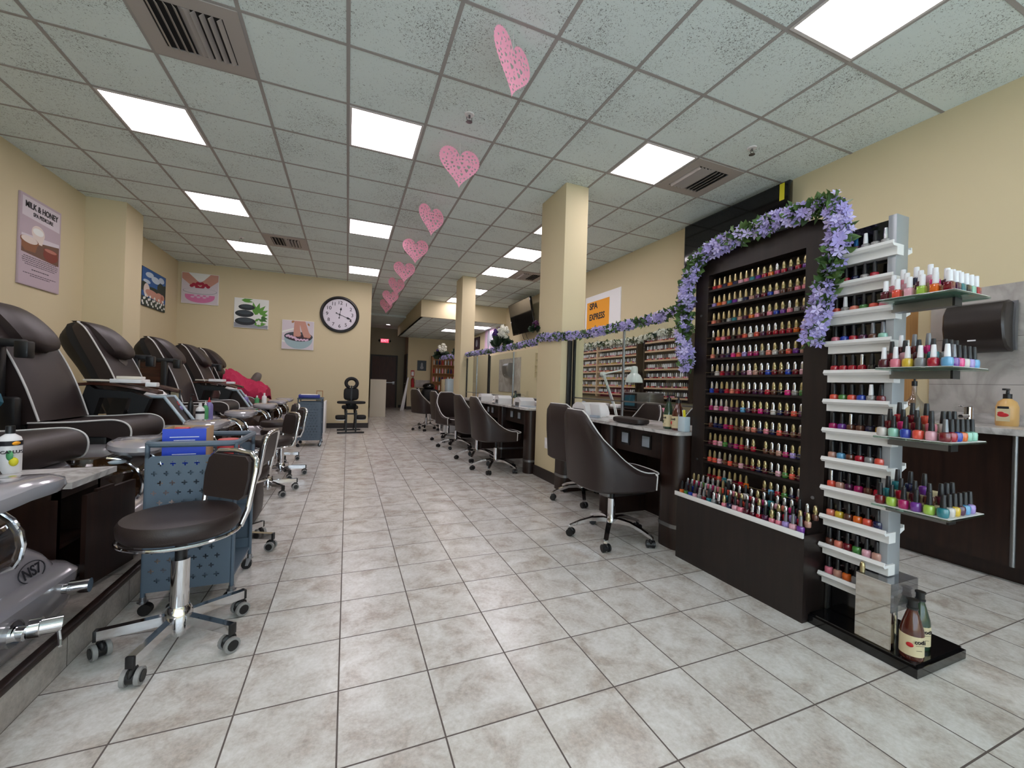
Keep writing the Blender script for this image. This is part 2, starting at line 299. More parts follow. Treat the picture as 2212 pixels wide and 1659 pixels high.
# ---------------------------------------------------------------- ceiling fittings
def place_all(first,spots,fn):
    for k,s_ in enumerate(spots): fn(first if k==0 else None,k,s_)
t=thing('ceiling_light','','ceiling light',(0,0,0),0,'square ceiling light panels')
h=T/2
B('light_frame').b2(-h+.012,h-.012,-h+.012,-h+.03,-.006,.02).b2(-h+.012,h-.012,h-.03,h-.012,-.006,.02).b2(-h+.012,-h+.03,-h+.03,h-.03,-.006,.02).b2(h-.03,h-.012,-h+.03,h-.03,-.006,.02).put('frame',t)
B('diffuser').b2(-h+.03,h-.03,-h+.03,h-.03,-.004,.0).put('diffuser',t)
LL={(-3,2):'left row of ceiling lights, nearest, above the pedicure chairs',(-3,5):'left row of ceiling lights, middle one, beyond the pink poster wall',(-3,8):'left row of ceiling lights, farthest, by the small sprinkler',
(0,1):'large middle row light panel beside the second paper heart',(0,5):'middle row light panel beside the third and fourth hearts',(0,9):'middle row light panel just before the clock wall',
(4,0):'bright light panel beside the large air vent, right of the near pillar',(4,-3):'largest light panel, cut off at the top right of the photo',(4,3):'light panel half hidden behind the near pillar',
(4,5):'right row light panel just left of the near pillar',(4,7):'right row light panel beside the small far air vent',(4,10):'small far light panel right of the far pillar',(4,12):'small far light panel left of the far pillar, above the soffit'}
first=t
for k,(i,j) in enumerate(LIGHTS):
    lab='white '+LL[(i,j)] if (i,j) in LL else None
    loc=(GX+(i+.5)*T,GY+(j+.5)*T,CZ-.002)
    if k==0: t.location=loc; t['label']=lab
    else:
        o=dup(first,loc,label=lab or {(0,-3):'ceiling light panel over the viewer, straight behind the first paper heart',(-3,-2):'ceiling light panel above the left side, just behind the viewer',(-3,-5):'ceiling light panel nearest the storefront window on the left'}[(i,j)])
# low ceiling lights in far room
lo=dup(first,(3.13,13.2,SZ-.002),label='light panel in the lowered far ceiling, left of the far pillar')
dup(first,(3.72,12.0,SZ-.002),label='light panel in the lowered far ceiling, right of the far pillar')
v=thing('ceiling_vent','square grey air vent at the top left of the ceiling','air vent',(0,0,0),0,'square ceiling air vents')
f=B('vent_metal'); 
for x0,x1,y0,y1 in [(-h,-.2,-h,h),(.2,h,-h,h),(-.2,.2,-h,-.2),(-.2,.2,.2,h)]: f.b2(x0+.01*(x0==-h),x1-.01*(x1==h),y0+.01*(y0==-h),y1-.01*(y1==h),-.008,-.002)
f.put('frame',v); B('vent_dark').b2(-.2,.2,-.2,.2,-.0015,0).put('backing',v)
for k in range(9):
    x=-.18+.045*k; a=R(48) if k<4 else (R(-48) if k>4 else 0)
    sl=B('vent_metal'); 
    if k==4: sl.prism([(-.03,0),(.03,0),(0,-.012)],-.195,.195,'Y').at(); 
    else: sl.box((0,0,-.012),(.034,.39,.0025),rot=(0,a,0))
    o=sl.put('louvre',v,(x,0,-.002))
for k,(i,j,l) in enumerate([(-2,0,None),(-2,7,'small grey air vent far left, near the sprinkler'),(5,0,'grey air vent beside the bright light right of the near pillar'),(5,7,'small far air vent to the left of the near pillar')]):
    loc=(GX+(i+.5)*T,GY+(j+.5)*T,CZ-.002)
    if k==0: v.location=loc
    else: dup(v,loc,label=l)
s=thing('sprinkler','brass sprinkler head between the first two paper hearts','sprinkler',(0,0,0),0,'ceiling sprinkler heads')
B('white_plastic').lathe([(.001,0),(.04,0),(.035,-.008),(.001,-.009)],n=18).put('collar',s); B('dull_metal').cyl((0,0,-.005),(0,0,-.03),.009).tube([(-.02,0,-.025),(-.022,0,-.045),(0,0,-.06),(.022,0,-.045),(.02,0,-.025)],.003,6).lathe([(.001,-.066),(.026,-.062),(.024,-.059),(.001,-.06)],n=12).put('spray_head',s)
for k,(i,j,l) in enumerate([(1.5,.54,None),(5.5,-.49,'sprinkler head on the right, above the black television'),(-2.55,7.66,'sprinkler head above the farthest left ceiling light'),(1.45,6.55,'sprinkler head beside the fourth paper heart'),(5.54,6.63,'sprinkler head next to the small far right vent')]):
    loc=(GX+i*T,GY+j*T,CZ)
    if k==0: s.location=loc
    else: dup(s,loc,label=l)
t=thing('recessed_light','small round recessed light in the dark hallway ceiling','recessed light',(1.36,15.9,3.19))
B('white_plastic').lathe([(.09,0),(.1,-.008),(.075,-.01),(.07,0)],n=24).put('ring',t); B('diffuser').lathe([(.001,-.003),(.07,-.003),(.07,-.001),(.001,-.001)],n=20).put('bulb',t)
t=thing('exit_sign','small lit red exit sign high on the hallway end wall','sign',(1.35,HY-.01,2.69))
B('white_plastic').b2(-.17,.17,-.05,0,-.09,.09,.01).put('housing',t); mat('exit_red','e0405a',.5,emit=.9); mat('exit_letter','ffb0c0',.5,emit=1.2)
B('exit_red').b2(-.155,.155,-.053,-.05,-.075,.075).put('face',t); text('EXIT',.13,'exit_letter',t,(0,-.055,0),(R(90),0,0))
for x in (-.21,.21): B('black_plastic').sph((x,-.03,0),(.035,.04,.04),10,6).put('lamp_head',t)
# ================================================================ LEFT SIDE: pedicure stations
def leg_caster(name,t,loc,rz,r=.027,ring='rubber_grey'):
    c,s_=cos(rz),sin(rz)
    b=B('black_plastic').at(loc,rz)
    b.cyl((0,-.02,-.0),(0,.02,0),r*.8).cyl((0,0,.0),(0,0,r*2.1),.009)
    b.sph((0,0,r*.55),(r*.95,.012,r*.75),12,8)
    b.m(ring)
    for y in (-.02,.02): b.cyl((0,y-.007,0),(0,y+.007,0),r)
    b.m('black_plastic')
    for y in (-.0285,.0285): b.cyl((0,y-.002,0),(0,y+.002,0),r*.68)
    return b.put(name,t)
PED0=.138
def pedicure_chair():
    """origin on the platform under the basin's front edge, chair faces +X"""
    t=thing('pedicure_chair','x','pedicure chair',(0,0,0),0,'row of brown pedicure chairs along the left wall')
    b=B('pearl')   # basin body: flared tub with a ledge and raised collar
    def ring(x0,x1,hw,z,r=.09,n=6):
        pts=[]
        for cx,cy,a0 in ((x0-r,hw-r,0),(x1+r,hw-r,90),(x1+r,-hw+r,180),(x0-r,-hw+r,270)):
            for k in range(n+1):
                a=R(a0+90*k/n); pts.append((cx+r*cos(a),cy+r*sin(a),z))
        return pts
    b.loft([ring(-.04,-1.25,.31,0),ring(-.01,-1.25,.34,.06),ring(.0,-1.25,.37,.145),ring(.0,-1.25,.375,.17),ring(-.025,-1.25,.365,.195),ring(-.055,-1.25,.34,.205),ring(-.075,-1.2,.32,.25),ring(-.11,-1.18,.30,.285),ring(-.2,-1.15,.24,.275)])
    b.put('basin',t)
    b=B('pearl').se((-.86,0,.3),(.36,.30,.13),.35); b.put('pedestal_base',t)
    bo=B('bowl_brown').lathe([(.001,.12),(.16,.14),(.25,.2),(.30,.29),(.325,.37),(.335,.385),(.33,.395),(.31,.385),(.29,.33),(.2,.24),(.001,.2)],(-.40,0,.02),28,1.0,.95)
    bo=bo.put('foot_bowl',t); B('chrome').cyl((-.62,.16,.385),(-.62,.16,.405),.022).cyl((-.52,.26,.395),(-.52,.26,.41),.02).put('bowl_jet',bo)
    b=B('bowl_brown')   # visor that carries the foot rest
    pr=[(-.22+.15*sin(a),.335-.145*cos(a)*1.0) for a in [PI*k/10 for k in range(11)]]
    b.prism([(x,z) for x,z in pr]+[(-.27,.47),(-.27,.20)],-.13,.13,'Y'); v=b.put('foot_rest_column',t)
    for y in (-.135,.135): B('chrome').tube([(x+.006,y,z) for x,z in pr],.008,8).put('column_rim',v)
    b=B('pearl_light')
    rg=[]
    for z,k in ((.48,.75),(.487,.93),(.505,1.0),(.527,.97),(.545,.8),(.553,.45),(.555,.05)):
        rg.append([(-.09+.145*k*cos(a)-.05*k*(cos(2*a)-.2)*(.6), .25*k*sin(a), z+.015+.012*(1-abs(sin(a)))*k) for a in [2*PI*q/28 for q in range(28)]])
    b.loft(rg); fr=b.put('foot_rest',t)
    B('glassy_blue').lathe([(.001,.0),(.032,.004),(.036,.012),(.02,.018),(.001,.02)],(-.15,-.19,.457),16).put('height_knob',fr)
    b=B('chrome').at((0,.13,.0)).cyl((-.02,-.16,.115),(.012,-.16,.115),.04).cyl((.012,-.16,.115),(.035,-.16,.112),.022).cyl((.03,-.135,.112),(.055,-.13,.112),.03).cyl((.05,-.13,.11),(.095,-.11,.105),.024).tube([(.09,-.12,.1),(.1,-.13,.06),(.11,-.15,.05)],.005,6)
    b.put('tap',t)
    B('chrome').cyl((-.02,.22,.135),(.02,.23,.135),.018).cyl((.015,.225,.135),(.07,.23,.135),.025).put('hose_handle',t)
    # chair
    se=B('leather').at((-.49,0,.0))
    prof=cat([(-.05,.44),(-.02,.425),(.006,.45),(.015,.51),(-.002,.558),(-.05,.586),(-.12,.592),(-.3,.578),(-.52,.572)])+[(-.52,.49),(-.3,.485),(-.12,.475)]
    se.prism(prof,-.275,.275,'Y'); seat=se.put('seat',t)
    for y in (-.277,.277): B('piping').tube([(-.49+x,y,z) for x,z in cat([(-.52,.574),(-.3,.58),(-.12,.594),(-.05,.588),(-.001,.559),(.017,.51),(.008,.45),(-.02,.423),(-.055,.43),(-.075,.455)])],.006,6).put('piping',seat)
    B('black_plastic').b2(-1.0,-.62,-.24,.24,.36,.485,.02).prism([(-1.05,.05),(-.66,.05),(-.6,.4),(-1.05,.4)],-.17,.17,'Y').put('seat_base',t)
    # reclined back
    cs=cat([(-.985,.585,.275),(-1.05,.80,.275),(-1.12,.98,.275),(-1.20,1.14,.27),(-1.265,1.26,.26),(-1.32,1.335,.24),(-1.38,1.375,.20)],3)
    def sec(x,z,w,t0,t1): # slab cross-section: front face curved
        return [(x+t0*(1-(y/w)**4*.45)+0, y, z) for y in [w*k/4 for k in range(-4,5)]]+[(x-t1,y,z-.03) for y in [w*k/4 for k in range(4,-5,-1)]]
    b=B('leather').loft([sec(x,z,w,.05,.07*(1-(q/18)**5)) for q,(x,z,w) in enumerate(cs)]); back=b.put('backrest',t)
    for y in (-1,1): B('piping').tube([(x+.03,y*(w+.002),z) for x,z,w in cs],.0065,6).put('piping',back)
    b=B('piping').tube([(cs[-1][0]+.03,.20*k/4,1.378) for k in range(-4,5)],.006,6); b.put('piping',back)
    b=B('leather').loft([[(x+dx*(1-(y/w)**4*.4),y,z) for y in [w*k/4 for k in range(-4,5)]]+[(x+.03,y,z-.012) for y in [w*k/4 for k in range(4,-5,-1)]] for x,z,w,dx in cat([(-1.13,1.06,.06,.07),(-1.155,1.09,.15,.115),(-1.19,1.16,.19,.135),(-1.25,1.25,.195,.13),(-1.31,1.335,.185,.10),(-1.37,1.385,.17,.06),(-1.43,1.385,.15,.02)],3)])
    b.put('head_pillow',back)
    b=B('black_matte').loft([[(x-.06-d*(1-(y/w)**2*.7),y,z-.02) for y in [w*k/5 for k in range(-5,6)]]+[(x-.03,y,z) for y in [w*k/5 for k in range(5,-6,-1)]] for x,z,w,d in cat([(-.985,.5,.262,.10),(-1.05,.75,.268,.17),(-1.12,.98,.268,.23),(-1.2,1.14,.262,.25),(-1.265,1.25,.25,.22),(-1.32,1.33,.225,.12),(-1.36,1.37,.18,.03)],3)])
    b.put('back_shell',t)
    return t
def arm_low(t,side):
    y=side*.335
    b=B('black_plastic').prism([(-1.05,.56),(-.98,.83),(-.93,.79),(-.7,.77),(-.58,.72),(-.62,.6),(-.66,.50),(-.74,.5),(-.70,.72),(-.9,.72),(-.95,.52)],y-.035,y+.035,'Y').b2(-1.02,-.6,y-.03,y+.03,.48,.55,.01)
    a=b.put('armrest',t)
    B('tray_wood').loft([[(x,y+side*.02+w*c,z+dz) for c,dz in ((-1,0),(-.9,.018),(.9,.018),(1,0),(.9,-.006),(-.9,-.006))] for x,z,w in [(-1.06,.815,.06),(-.95,.825,.085),(-.8,.82,.095),(-.68,.80,.095),(-.58,.775,.085),(-.53,.76,.06)]]).put('tray',a)
def arm_up(t,side):
    y=side*.335
    b=B('black_plastic').b2(-1.5,-1.0,y-.03,y+.03,1.07,1.12,.01).b2(-1.04,-.97,y-.035,y+.035,1.0,1.11,.01).b2(-1.16,-1.10,y-.03,y+.03,.55,1.09,.01).b2(-1.42,-1.36,y-.03,y+.03,.5,1.09,.01).b2(-1.12,-1.02,y-.035,y+.035,.5,.75,.02)
    a=b.put('raised_armrest',t)
    B('tray_wood').b2(-1.4,-1.12,y-.012,y+.012,.55,1.08).put('tray',a)
PY=[1.75,2.88,3.95,5.1,6.5,7.6,8.42]
PLAB=['grey pedicure basin with an oval emblem and chrome tap, nearest the camera','brown pedicure chair seat and basin just behind the marble-topped cabinet','brown pedicure chair with the largest backrest, at the left edge of the photo','second brown pedicure chair back from the left, grey bib on its pillow','third brown pedicure chair back, in front of the photo of the reclining woman','fourth brown pedicure chair back, squeezed behind the third','fifth and farthest brown pedicure chair, with the magenta towel on it']
proto=pedicure_chair(); ped=[]
for k,y in enumerate(PY):
    o=proto if k==0 else dup(proto,(0,0,0)); o.location=(-.93,y,PED0); o['label']=PLAB[k]; ped.append(o)
for k,(sides) in enumerate([{},{1:'u'},{-1:'u',1:'l'},{-1:'l',1:'u'},{-1:'u',1:'l'},{-1:'l',1:'u'},{1:'l'}]):
    for sd,kind in sides.items(): (arm_up if kind=='u' else arm_low)(ped[k],sd)
b=B('grey_fabric').loft([[(-1.16+.085-dx,y*k,z) for y in (-.07,-.035,0,.035,.07)] +[(-1.16+.08-dx,y*k,z) for y in (.07,.035,0,-.035,-.07)] for z,k,dx in ((1.075,1.2,.03),(1.03,1,.015),(.995,.15,.0))]); b.put('bib',ped[3],label='grey bib hanging under the pillow')
# emblem on the near basin
e=B('ink').tube([(.0,.062*cos(a),.033*sin(a)) for a in [2*PI*k/24 for k in range(24)]],.0018,6,True); text_geo(e,'NS7',.05,'ink',(0,0,0),(R(90),0,R(90)),bold=.0008)
e.put('emblem',ped[0],(-.059,.17,.228)).rotation_euler=(0,R(-17),0)
# marble-topped cabinets between the chairs
def cab(name,y0,y1,label,openit=False):
    t=thing(name,label,'cabinet',(-1.05,(y0+y1)/2,PED0),0,'marble-topped cabinets between the pedicure chairs'); w=(y1-y0)/2
    poly=[(0,-w),(0,w),(-.62,w*.75),(-.62,-w*.75)]
    b=B('espresso')
    b.b2(-.02,0,-w,-w+.02,.02,.455).b2(-.02,0,w-.02,w,.02,.455).loft([[(0,-w,z),(-.62,-w*.75,z),(-.62,-w*.75+.02,z),(0,-w+.02,z)] for z in (.02,.455)]).loft([[(0,w,z),(-.62,w*.75,z),(-.62,w*.75-.02,z),(0,w-.02,z)] for z in (.02,.455)]).b2(-.62,-.6,-w*.75,w*.75,.02,.455).prism([(x,y*.98) for x,y in poly],.0,.04,'Z').prism([(x-.01,y*.95) for x,y in poly],.2,.215,'Z').b2(-.03,0,-w,w,.41,.455)
    b.put('body',t)
    B('marble').prism([(.05,-w-.02),(.05,w+.02),(-.64,w*.75+.02),(-.64,-w*.75-.02)],.457,.482,'Z').put('marble_top',t)
    if openit:
        dd=B('espresso').b2(0,.018,0,.30,.0,.39).b2(.002,.016,.06,.16,.39,.402).put('door',t,(.045,-w+.06,.02)); dd.rotation_euler=(0,0,R(-9))
        B('steel').b2(-.045,.0,-.05,.012,.07,.10).put('hinge',dd)
    else:
        dd=B('espresso').b2(0,.016,-w+.01,w-.01,.03,.40).put('door',t,(.004,0,0)); B('black_matte').b2(.0165,.018,-.04,.04,.33,.36).put('finger_slot',dd)
    # raised rear block with pale trim and white vent cap
    r=B('espresso').prism([(-.62,.483),(-.62,.72),(-.42,.72),(-.28,.483)],-w*.7,w*.7,'Y').put('rear_riser',t)
    b=B('glassy_blue')
    for q in (-1,1): b.tube([(-.62,q*w*.72,.725),(-.42,q*w*.72,.725),(-.26,q*w*.72,.49)],.013,8)
    b.b2(-.63,-.42,-w*.72,w*.72,.722,.734).put('riser_trim',r)
    if not openit: B('white_plastic').lathe([(.075,.0),(.08,.008),(.045,.045),(.02,.05),(.001,.05)],(-.52,0,.736),20).put('vent_cap',r)
    return t
cab('marble_cabinet',2.17,2.47,'nearest dark cabinet with marble top and its door hanging open',True)
cab('marble_cabinet',4.37,4.69,'dark cabinet with marble top holding the purple and green bottles')
cab('marble_cabinet',6.90,7.18,'farthest dark cabinet with marble top, by the far green bottle')
bag=B('plastic_film').sph((0,0,.06),(.07,.06,.06),14,8).sph((.02,.02,.12),(.02,.03,.03),8,6).put('plastic_bag'); bag.location=(-1.22,2.37,PED0+.217); tag(bag,'crumpled clear plastic bag on the shelf inside the open cabinet','bag')
# bottles on marble
def bottle(name,label,loc,r,h,body,cap,kind='plain',group=None,s=1.0,oval=1):
    t=thing(name,label,'bottle',loc,0,group)
    B(body).lathe([(.001,0),(r*.95,0),(r,.004),(r,h*.68),(r*.88,h*.76),(r*.4,h*.83),(r*.35,h*.86),(.001,h*.86)],n=20,sy=oval).put('bottle_body',t)
    c=B(cap)
    if kind=='nozzle': c.lathe([(r*.42,h*.84),(r*.42,h*.9),(r*.2,h*.92),(r*.07,h*1.04),(.001,h*1.04)],n=12)
    elif kind=='pump': c.lathe([(.001,h*.84),(r*.45,h*.84),(r*.45,h*.94),(r*.15,h*.95),(r*.13,h*1.06),(.001,h*1.06)],n=12).b2(-r*.2,r*1.1,-r*.16,r*.16,h*1.06,h*1.1,.002)
    else: c.lathe([(.001,h*.84),(r*.42,h*.84),(r*.38,h*1.0),(.001,h*1.0)],n=14)
    c.put('cap',t); return t
MZ=PED0+.482
t=bottle('callus_remover_bottle','white lotion bottle with a lemon label and black cap on the near marble top',(-1.33,2.42,MZ),.036,.20,'white_plastic','black_plastic','plain')
fx=B('ink').lathe([(.0375,.118),(.0375,.138)],n=24); fx.m('orange_sign').sph((.031,.0-.02,.128),(.008,.022,.008),12,8)
fx.put('upper_label',t); l=B('green_liquid').sph((.018,-.033,.078),(.012,.005,.022),10,8).m('yellow_tag').sph((.027,-.0255,.05),(.014,.014,.019),14,8); text_geo(l,'CALLUS',.018,'ink',(.0236,-.0315,.092),(R(90),0,R(37)),.003,bold=.0003); l.put('lemon_label',t)
bt=[('purple bottle with red nozzle, rearmost left of the marble cabinet',(-1.44,4.62),.042,.19,'purple_liquid','red_cap','nozzle'),('tall purple bottle with red nozzle on the middle marble cabinet',(-1.20,4.63),.032,.23,'purple_liquid','red_cap','nozzle'),('white bottle with dark label band among the purple bottles',(-1.23,4.49),.033,.19,'white_plastic','white_plastic','plain'),('green bottle with white nozzle between white and purple bottles',(-1.21,4.56),.024,.20,'green_liquid','white_plastic','nozzle'),('small black pump bottle behind the purple bottles',(-1.36,4.69),.022,.24,'black_plastic','black_plastic','pump'),
 ('far green bottle with white cap on the farthest marble cabinet',(-1.23,7.0),.03,.17,'green_liquid','white_plastic','plain'),('far white bottle on the farthest marble cabinet',(-1.14,7.02),.032,.21,'white_plastic','white_plastic','plain'),('far purple bottle at the left on the farthest marble cabinet',(-1.38,7.05),.035,.18,'purple_liquid','white_plastic','nozzle')]
for l,(x,y),r,h,bd,cp,k in bt:
    t=bottle('lotion_bottle',l,(x,y,MZ),r,h,bd,cp,k,'bottles on the marble cabinets')
    if 'dark label' in l: B('ink').lathe([(r+.0006,h*.5),(r+.0006,h*.62)],n=20).put('label_band',t)
t=B('white').b2(-.05,.05,-.03,.03,0,.025,.008).put('soap_bar'); t.location=(-1.06,7.08,MZ); tag(t,'small white block beside the far bottles on the marble cabinet','block')
# menu card standing on chair arm
t=thing('card_holder','small cream card in a black stand behind the purple bottles','card holder',(-1.50,4.74,MZ))
B('black_plastic').b2(-.045,.045,0,.012,0,.30,.003).b2(-.05,.05,-.02,.03,0,.01).put('stand',t); B('label_cream').b2(-.03,.03,-.002,0,.1,.28).put('card',t)
# books
def book(label,loc,rz,d,m,group): 
    t=thing('book',label,'book',loc,rz,group); B(m).box((0,0,d[2]/2),d,bev=.002).put('cover',t); B('white').box((.003,0,d[2]/2),(d[0],d[1]-.006,d[2]*.7)).put('pages',t)
g='books on the chair armrests'
def by(dx,dy,z): return (-.93-.8+dx,3.95+.355+dy,PED0+z)
book('yellow-spined book at the left of the books on the near armrest',(-1.86,4.31,.990),R(5),(.16,.11,.014),'offwhite',g)
book('wide pale book at the bottom of the pile on the near armrest',(-1.66,4.30,.982),R(-3),(.20,.15,.03),'white',g)
book('small white book on top of the pile on the near armrest',(-1.66,4.31,1.014),R(3),(.15,.11,.022),'offwhite',g)
book('white book box at the right end of the near armrest',(-1.515,4.30,.955),R(4),(.07,.08,.035),'white',g)
book('yellowish book lying left on the far armrest',(-1.86,6.87,.992),R(4),(.16,.11,.014),'offwhite',g)
book('white book on the middle of the far armrest',(-1.69,6.85,.982),R(-4),(.17,.12,.035),'white',g)
book('grey-white book at the right end of the far armrest',(-1.53,6.85,.957),R(3),(.09,.1,.03),'white',g)
# magenta towel on the last chair
b=B('magenta_towel'); rg=[]
for k in range(13):
    u=k/12; x=-1.93+.62*u; z=1.12-.30*u+.02*sin(9*u); rg.append([(x,8.1+.64*j/14-.1*(1-u)*0,z+.03*sin(j*1.9+k*1.3)+.018*sin(j*3.3-k*2.1)+.05*(1-((j-7)/7)**2)-.10*abs((j-7)/7)**3) for j in range(15)]+[(x+.01,8.1+.64*j/14,z-.09-.10*abs((j-7)/7)**3) for j in range(14,-1,-1)])
o=b.loft(rg).put('towel'); tag(o,'crumpled magenta towel thrown over the farthest pedicure chair','towel')
o=B('grey_fabric').at((-1.6,8.86,1.0),R(20),0,R(25)).se((0,0,0),(.07,.12,.16),.7).put('cushion'); tag(o,'small grey cushion behind the magenta towel','cushion')
o=B('teal').at((-1.98,3.13,.98),R(10),0,R(40)).se((0,0,0),(.24,.04,.10),.6,16,8).put('cloth'); tag(o,'dark teal cloth at the left edge, over the chair arm','cloth')
# ---------------------------------------------------------------- technician stools
def stool(seatz=.515):
    t=thing('stool','x','stool',(0,0,0),0,'brown round stools with chrome frames')
    B('leather').lathe([(.001,seatz-.07),(.18,seatz-.07),(.193,seatz-.055),(.196,seatz-.02),(.185,seatz-.003),(.15,seatz),(.001,seatz-.004)],n=36).put('seat',t)
    B('chrome').tube([(.192*cos(a),.192*sin(a),seatz-.078) for a in [2*PI*k/36 for k in range(36)]],.007,8,True).put('seat_ring',t)
    p=B('black_plastic').cyl((0,0,.33),(0,0,seatz-.07),.02).m('chrome').cyl((0,0,.12),(0,0,.335),.031,n=24).lathe([(.045,.06),(.045,.13),(.034,.15)],n=20).lathe([(.001,.035),(.025,.035),(.03,.1)],n=16); p.put('gas_lift',t)
    for k in range(5):
        a=R(72*k-10); c,s_=cos(a),sin(a)
        l=B('chrome').at((0,0,0),a).loft([[(.03,-.014,.12),(.03,.014,.12),(.03,.014,.085),(.03,-.014,.085)],[(.24,-.013,.105),(.24,.013,.105),(.24,.013,.070),(.24,-.013,.070)]]).m('black_plastic').b2(.239,.251,-.014,.014,.066,.107,.003)
        l=l.put('leg',t); leg_caster('caster',l,(.232*c,.232*s_,.0295),a+k*1.1,.0285)
    # back: chrome loop and pad on the +X side
    B('chrome').tube([(.15,-.12,seatz-.085),(.175,-.13,seatz-.02),(.20,-.14,seatz+.14),(.21,-.13,seatz+.185),(.215,-.095,seatz+.21),(.218,0,seatz+.216),(.215,.095,seatz+.21),(.21,.13,seatz+.185),(.20,.14,seatz+.14),(.175,.13,seatz-.02),(.15,.12,seatz-.085)],.0115,10).put('back_frame',t)
    B('leather').loft([[(x+d,w*k/4,z) for d,ks in ((-.022,range(-4,5)),(.008,range(4,-5,-1))) for k in ks] for x,z,w in [(.175,seatz+.02,.10),(.182,seatz+.04,.12),(.193,seatz+.11,.128),(.203,seatz+.18,.118),(.206,seatz+.20,.095)]]).put('backrest',t)
    return t
st=stool()
for k,(x,y,rz,l) in enumerate([(-.59,1.985,R(50),'large brown round stool in the foreground, beside the grey trolley'),(-.63,2.93,R(-5),'brown stool half hidden behind the grey trolley, its back seen edge-on'),(-.65,4.3,R(30),'brown stool with its backrest turned outward, third from the camera'),(-.64,5.0,R(20),'brown stool just behind the third one, near the aisle'),(-.80,5.9,R(20),'farthest brown stool, pushed up to the platform before the second trolley')]):
    o=st if k==0 else dup(st,(0,0,0)); o.location=(x,y,0); o.rotation_euler=(0,0,rz); o['label']=l
o=B('leather_dark').at((-.66,3.47,0)).se((0,0,.17),(.10,.2,.17),.6).m('trolley').tube([(0,-.1,.3),(0,-.06,.42),(0,.06,.42),(0,.1,.3)],.012).put('tote_bag'); tag(o,'dark tote bag slumped between two stools','bag')
# ---------------------------------------------------------------- trolleys
mat('plus_hole','14171b',.9)
def trolley(label,loc,rz,contents=True):
    t=thing('trolley',label,'trolley',loc,rz); W,D=.165,.19
    for x in (-W,W):
        for y in (-D,D): B('trolley').cyl((x,y,.075),(x,y,.715),.009).put('post',t)
    rail=B('trolley')
    c=[]
    for cx,cy,a0 in ((W-.03,D-.03,0),(-W+.03,D-.03,90),(-W+.03,-D+.03,180),(W-.03,-D+.03,270)):
        for k in range(5): a=R(a0+22.5*k); c.append((cx+.035*cos(a),cy+.035*sin(a),.75))
    rg=[[(p[0],p[1],z) for p in c] for z in (.735,.765)]; rail.tube(c,.014,8,True)
    for x in (-W,W):
        for y in (-D,D): rail.cyl((x,y,.69),(x,y,.75),.009)
    rail.put('top_rail',t)
    for z in (.12,.36,.60): B('trolley').b2(-W,W,-D,D,z-.012,z).b2(-W,W,-D,-D+.006,z,z+.05).b2(-W,W,D-.006,D,z,z+.05).put('shelf',t)
    for y in (-D-.012,D+.012):     # perforated side panels: real plus-shaped openings
        sgn=-1 if y<0 else 1
        cu=bpy.data.curves.new('p','CURVE'); cu.dimensions='2D'; cu.fill_mode='BOTH'; cu.extrude=.0012
        def sp(pts):
            s_=cu.splines.new('POLY'); s_.points.add(len(pts)-1); s_.use_cyclic_u=True
            for q,p in zip(s_.points,pts): q.co=(p[0],p[1],0,1)
        sp([(-W+.005,.10),(W-.005,.10),(W-.005,.685),(W-.02,.70),(-W+.02,.70),(-W+.005,.685)])
        a,w_=.0105,.0028
        for r_ in range(13):
            for k in range(6):
                cx=-W+.052+k*.044-(r_%2)*.022; cz=.665-r_*.043
                sp([(cx+p,cz+q) for p,q in [(-a,-w_),(-w_,-w_),(-w_,-a),(w_,-a),(w_,-w_),(a,-w_),(a,w_),(w_,w_),(w_,a),(-w_,a),(-w_,w_),(-a,w_)]])
        ob=bpy.data.objects.new('p',cu); C.objects.link(ob); me=bpy.data.meshes.new_from_object(ob.evaluated_get(bpy.context.evaluated_depsgraph_get())); bpy.data.objects.remove(ob)
        me.materials.clear(); me.materials.append(M['trolley']); me.transform(Matrix.Rotation(R(90),4,'X'))
        o=bpy.data.objects.new('perforated_panel',me); C.objects.link(o); o.parent=t; o.location=(0,y,0)
    for x in (-W,W):
        for y in (-D,D):
            cs=B('steel').at((x,y,0),1.1*x*9).cyl((0,0,.05),(0,0,.08),.012).lathe([(.001,.062),(.02,.062),(.02,.058),(.001,.058)],n=12).m('black_plastic').cyl((-.014,.012,.0255),(.014,.012,.0255),.025).m('steel').loft([[(-.016,-.012,.06),(-.016,.012,.06),(-.016,.018,.02),(-.016,.004,.02)],[(-.019,-.012,.06),(-.019,.012,.06),(-.019,.018,.02),(-.019,.004,.02)]]); cs.put('caster',t)
    return t
TX,TY=-.64,2.45
trolley('grey metal trolley with plus-shaped holes beside the foreground stool',(TX,TY,0),0)
t=thing('glove_box','blue cardboard box of supplies standing open in the grey trolley','box',(-.70,2.41,.601),R(4))
b=B('blue_box').b2(-.082,.082,-.082,-.079,0,.21); 
for q,z in ((.11,.17),(.08,.155),(.06,.14),(.09,.09),(.05,.075),(.11,.055)): b.m('white').b2(-q/2+.0,q/2,-.0826,-.0822,z,z+.003)
b.put('front_panel',t); B('cardboard').b2(-.082,-.079,-.08,.08,0,.21).b2(.079,.082,-.08,.08,0,.21).b2(-.08,.08,.079,.082,0,.21).b2(-.08,.08,-.08,.08,0,.003).put('box_walls',t)
o=B('navy_box').b2(-.0,.072,-.065,.07,0,.2,.004).put('packet'); o.location=(-.70,2.41,.605); tag(o,'purple-blue packet standing inside the blue box','packet')
o=B('yellow_tag').b2(-.07,-.012,-.06,.03,0,.195,.004).m('red_cap').b2(-.07,-.012,.03,.06,0,.2,.004).put('packet'); o.location=(-.70,2.41,.605); tag(o,'yellow and red packet standing inside the blue box','packet')
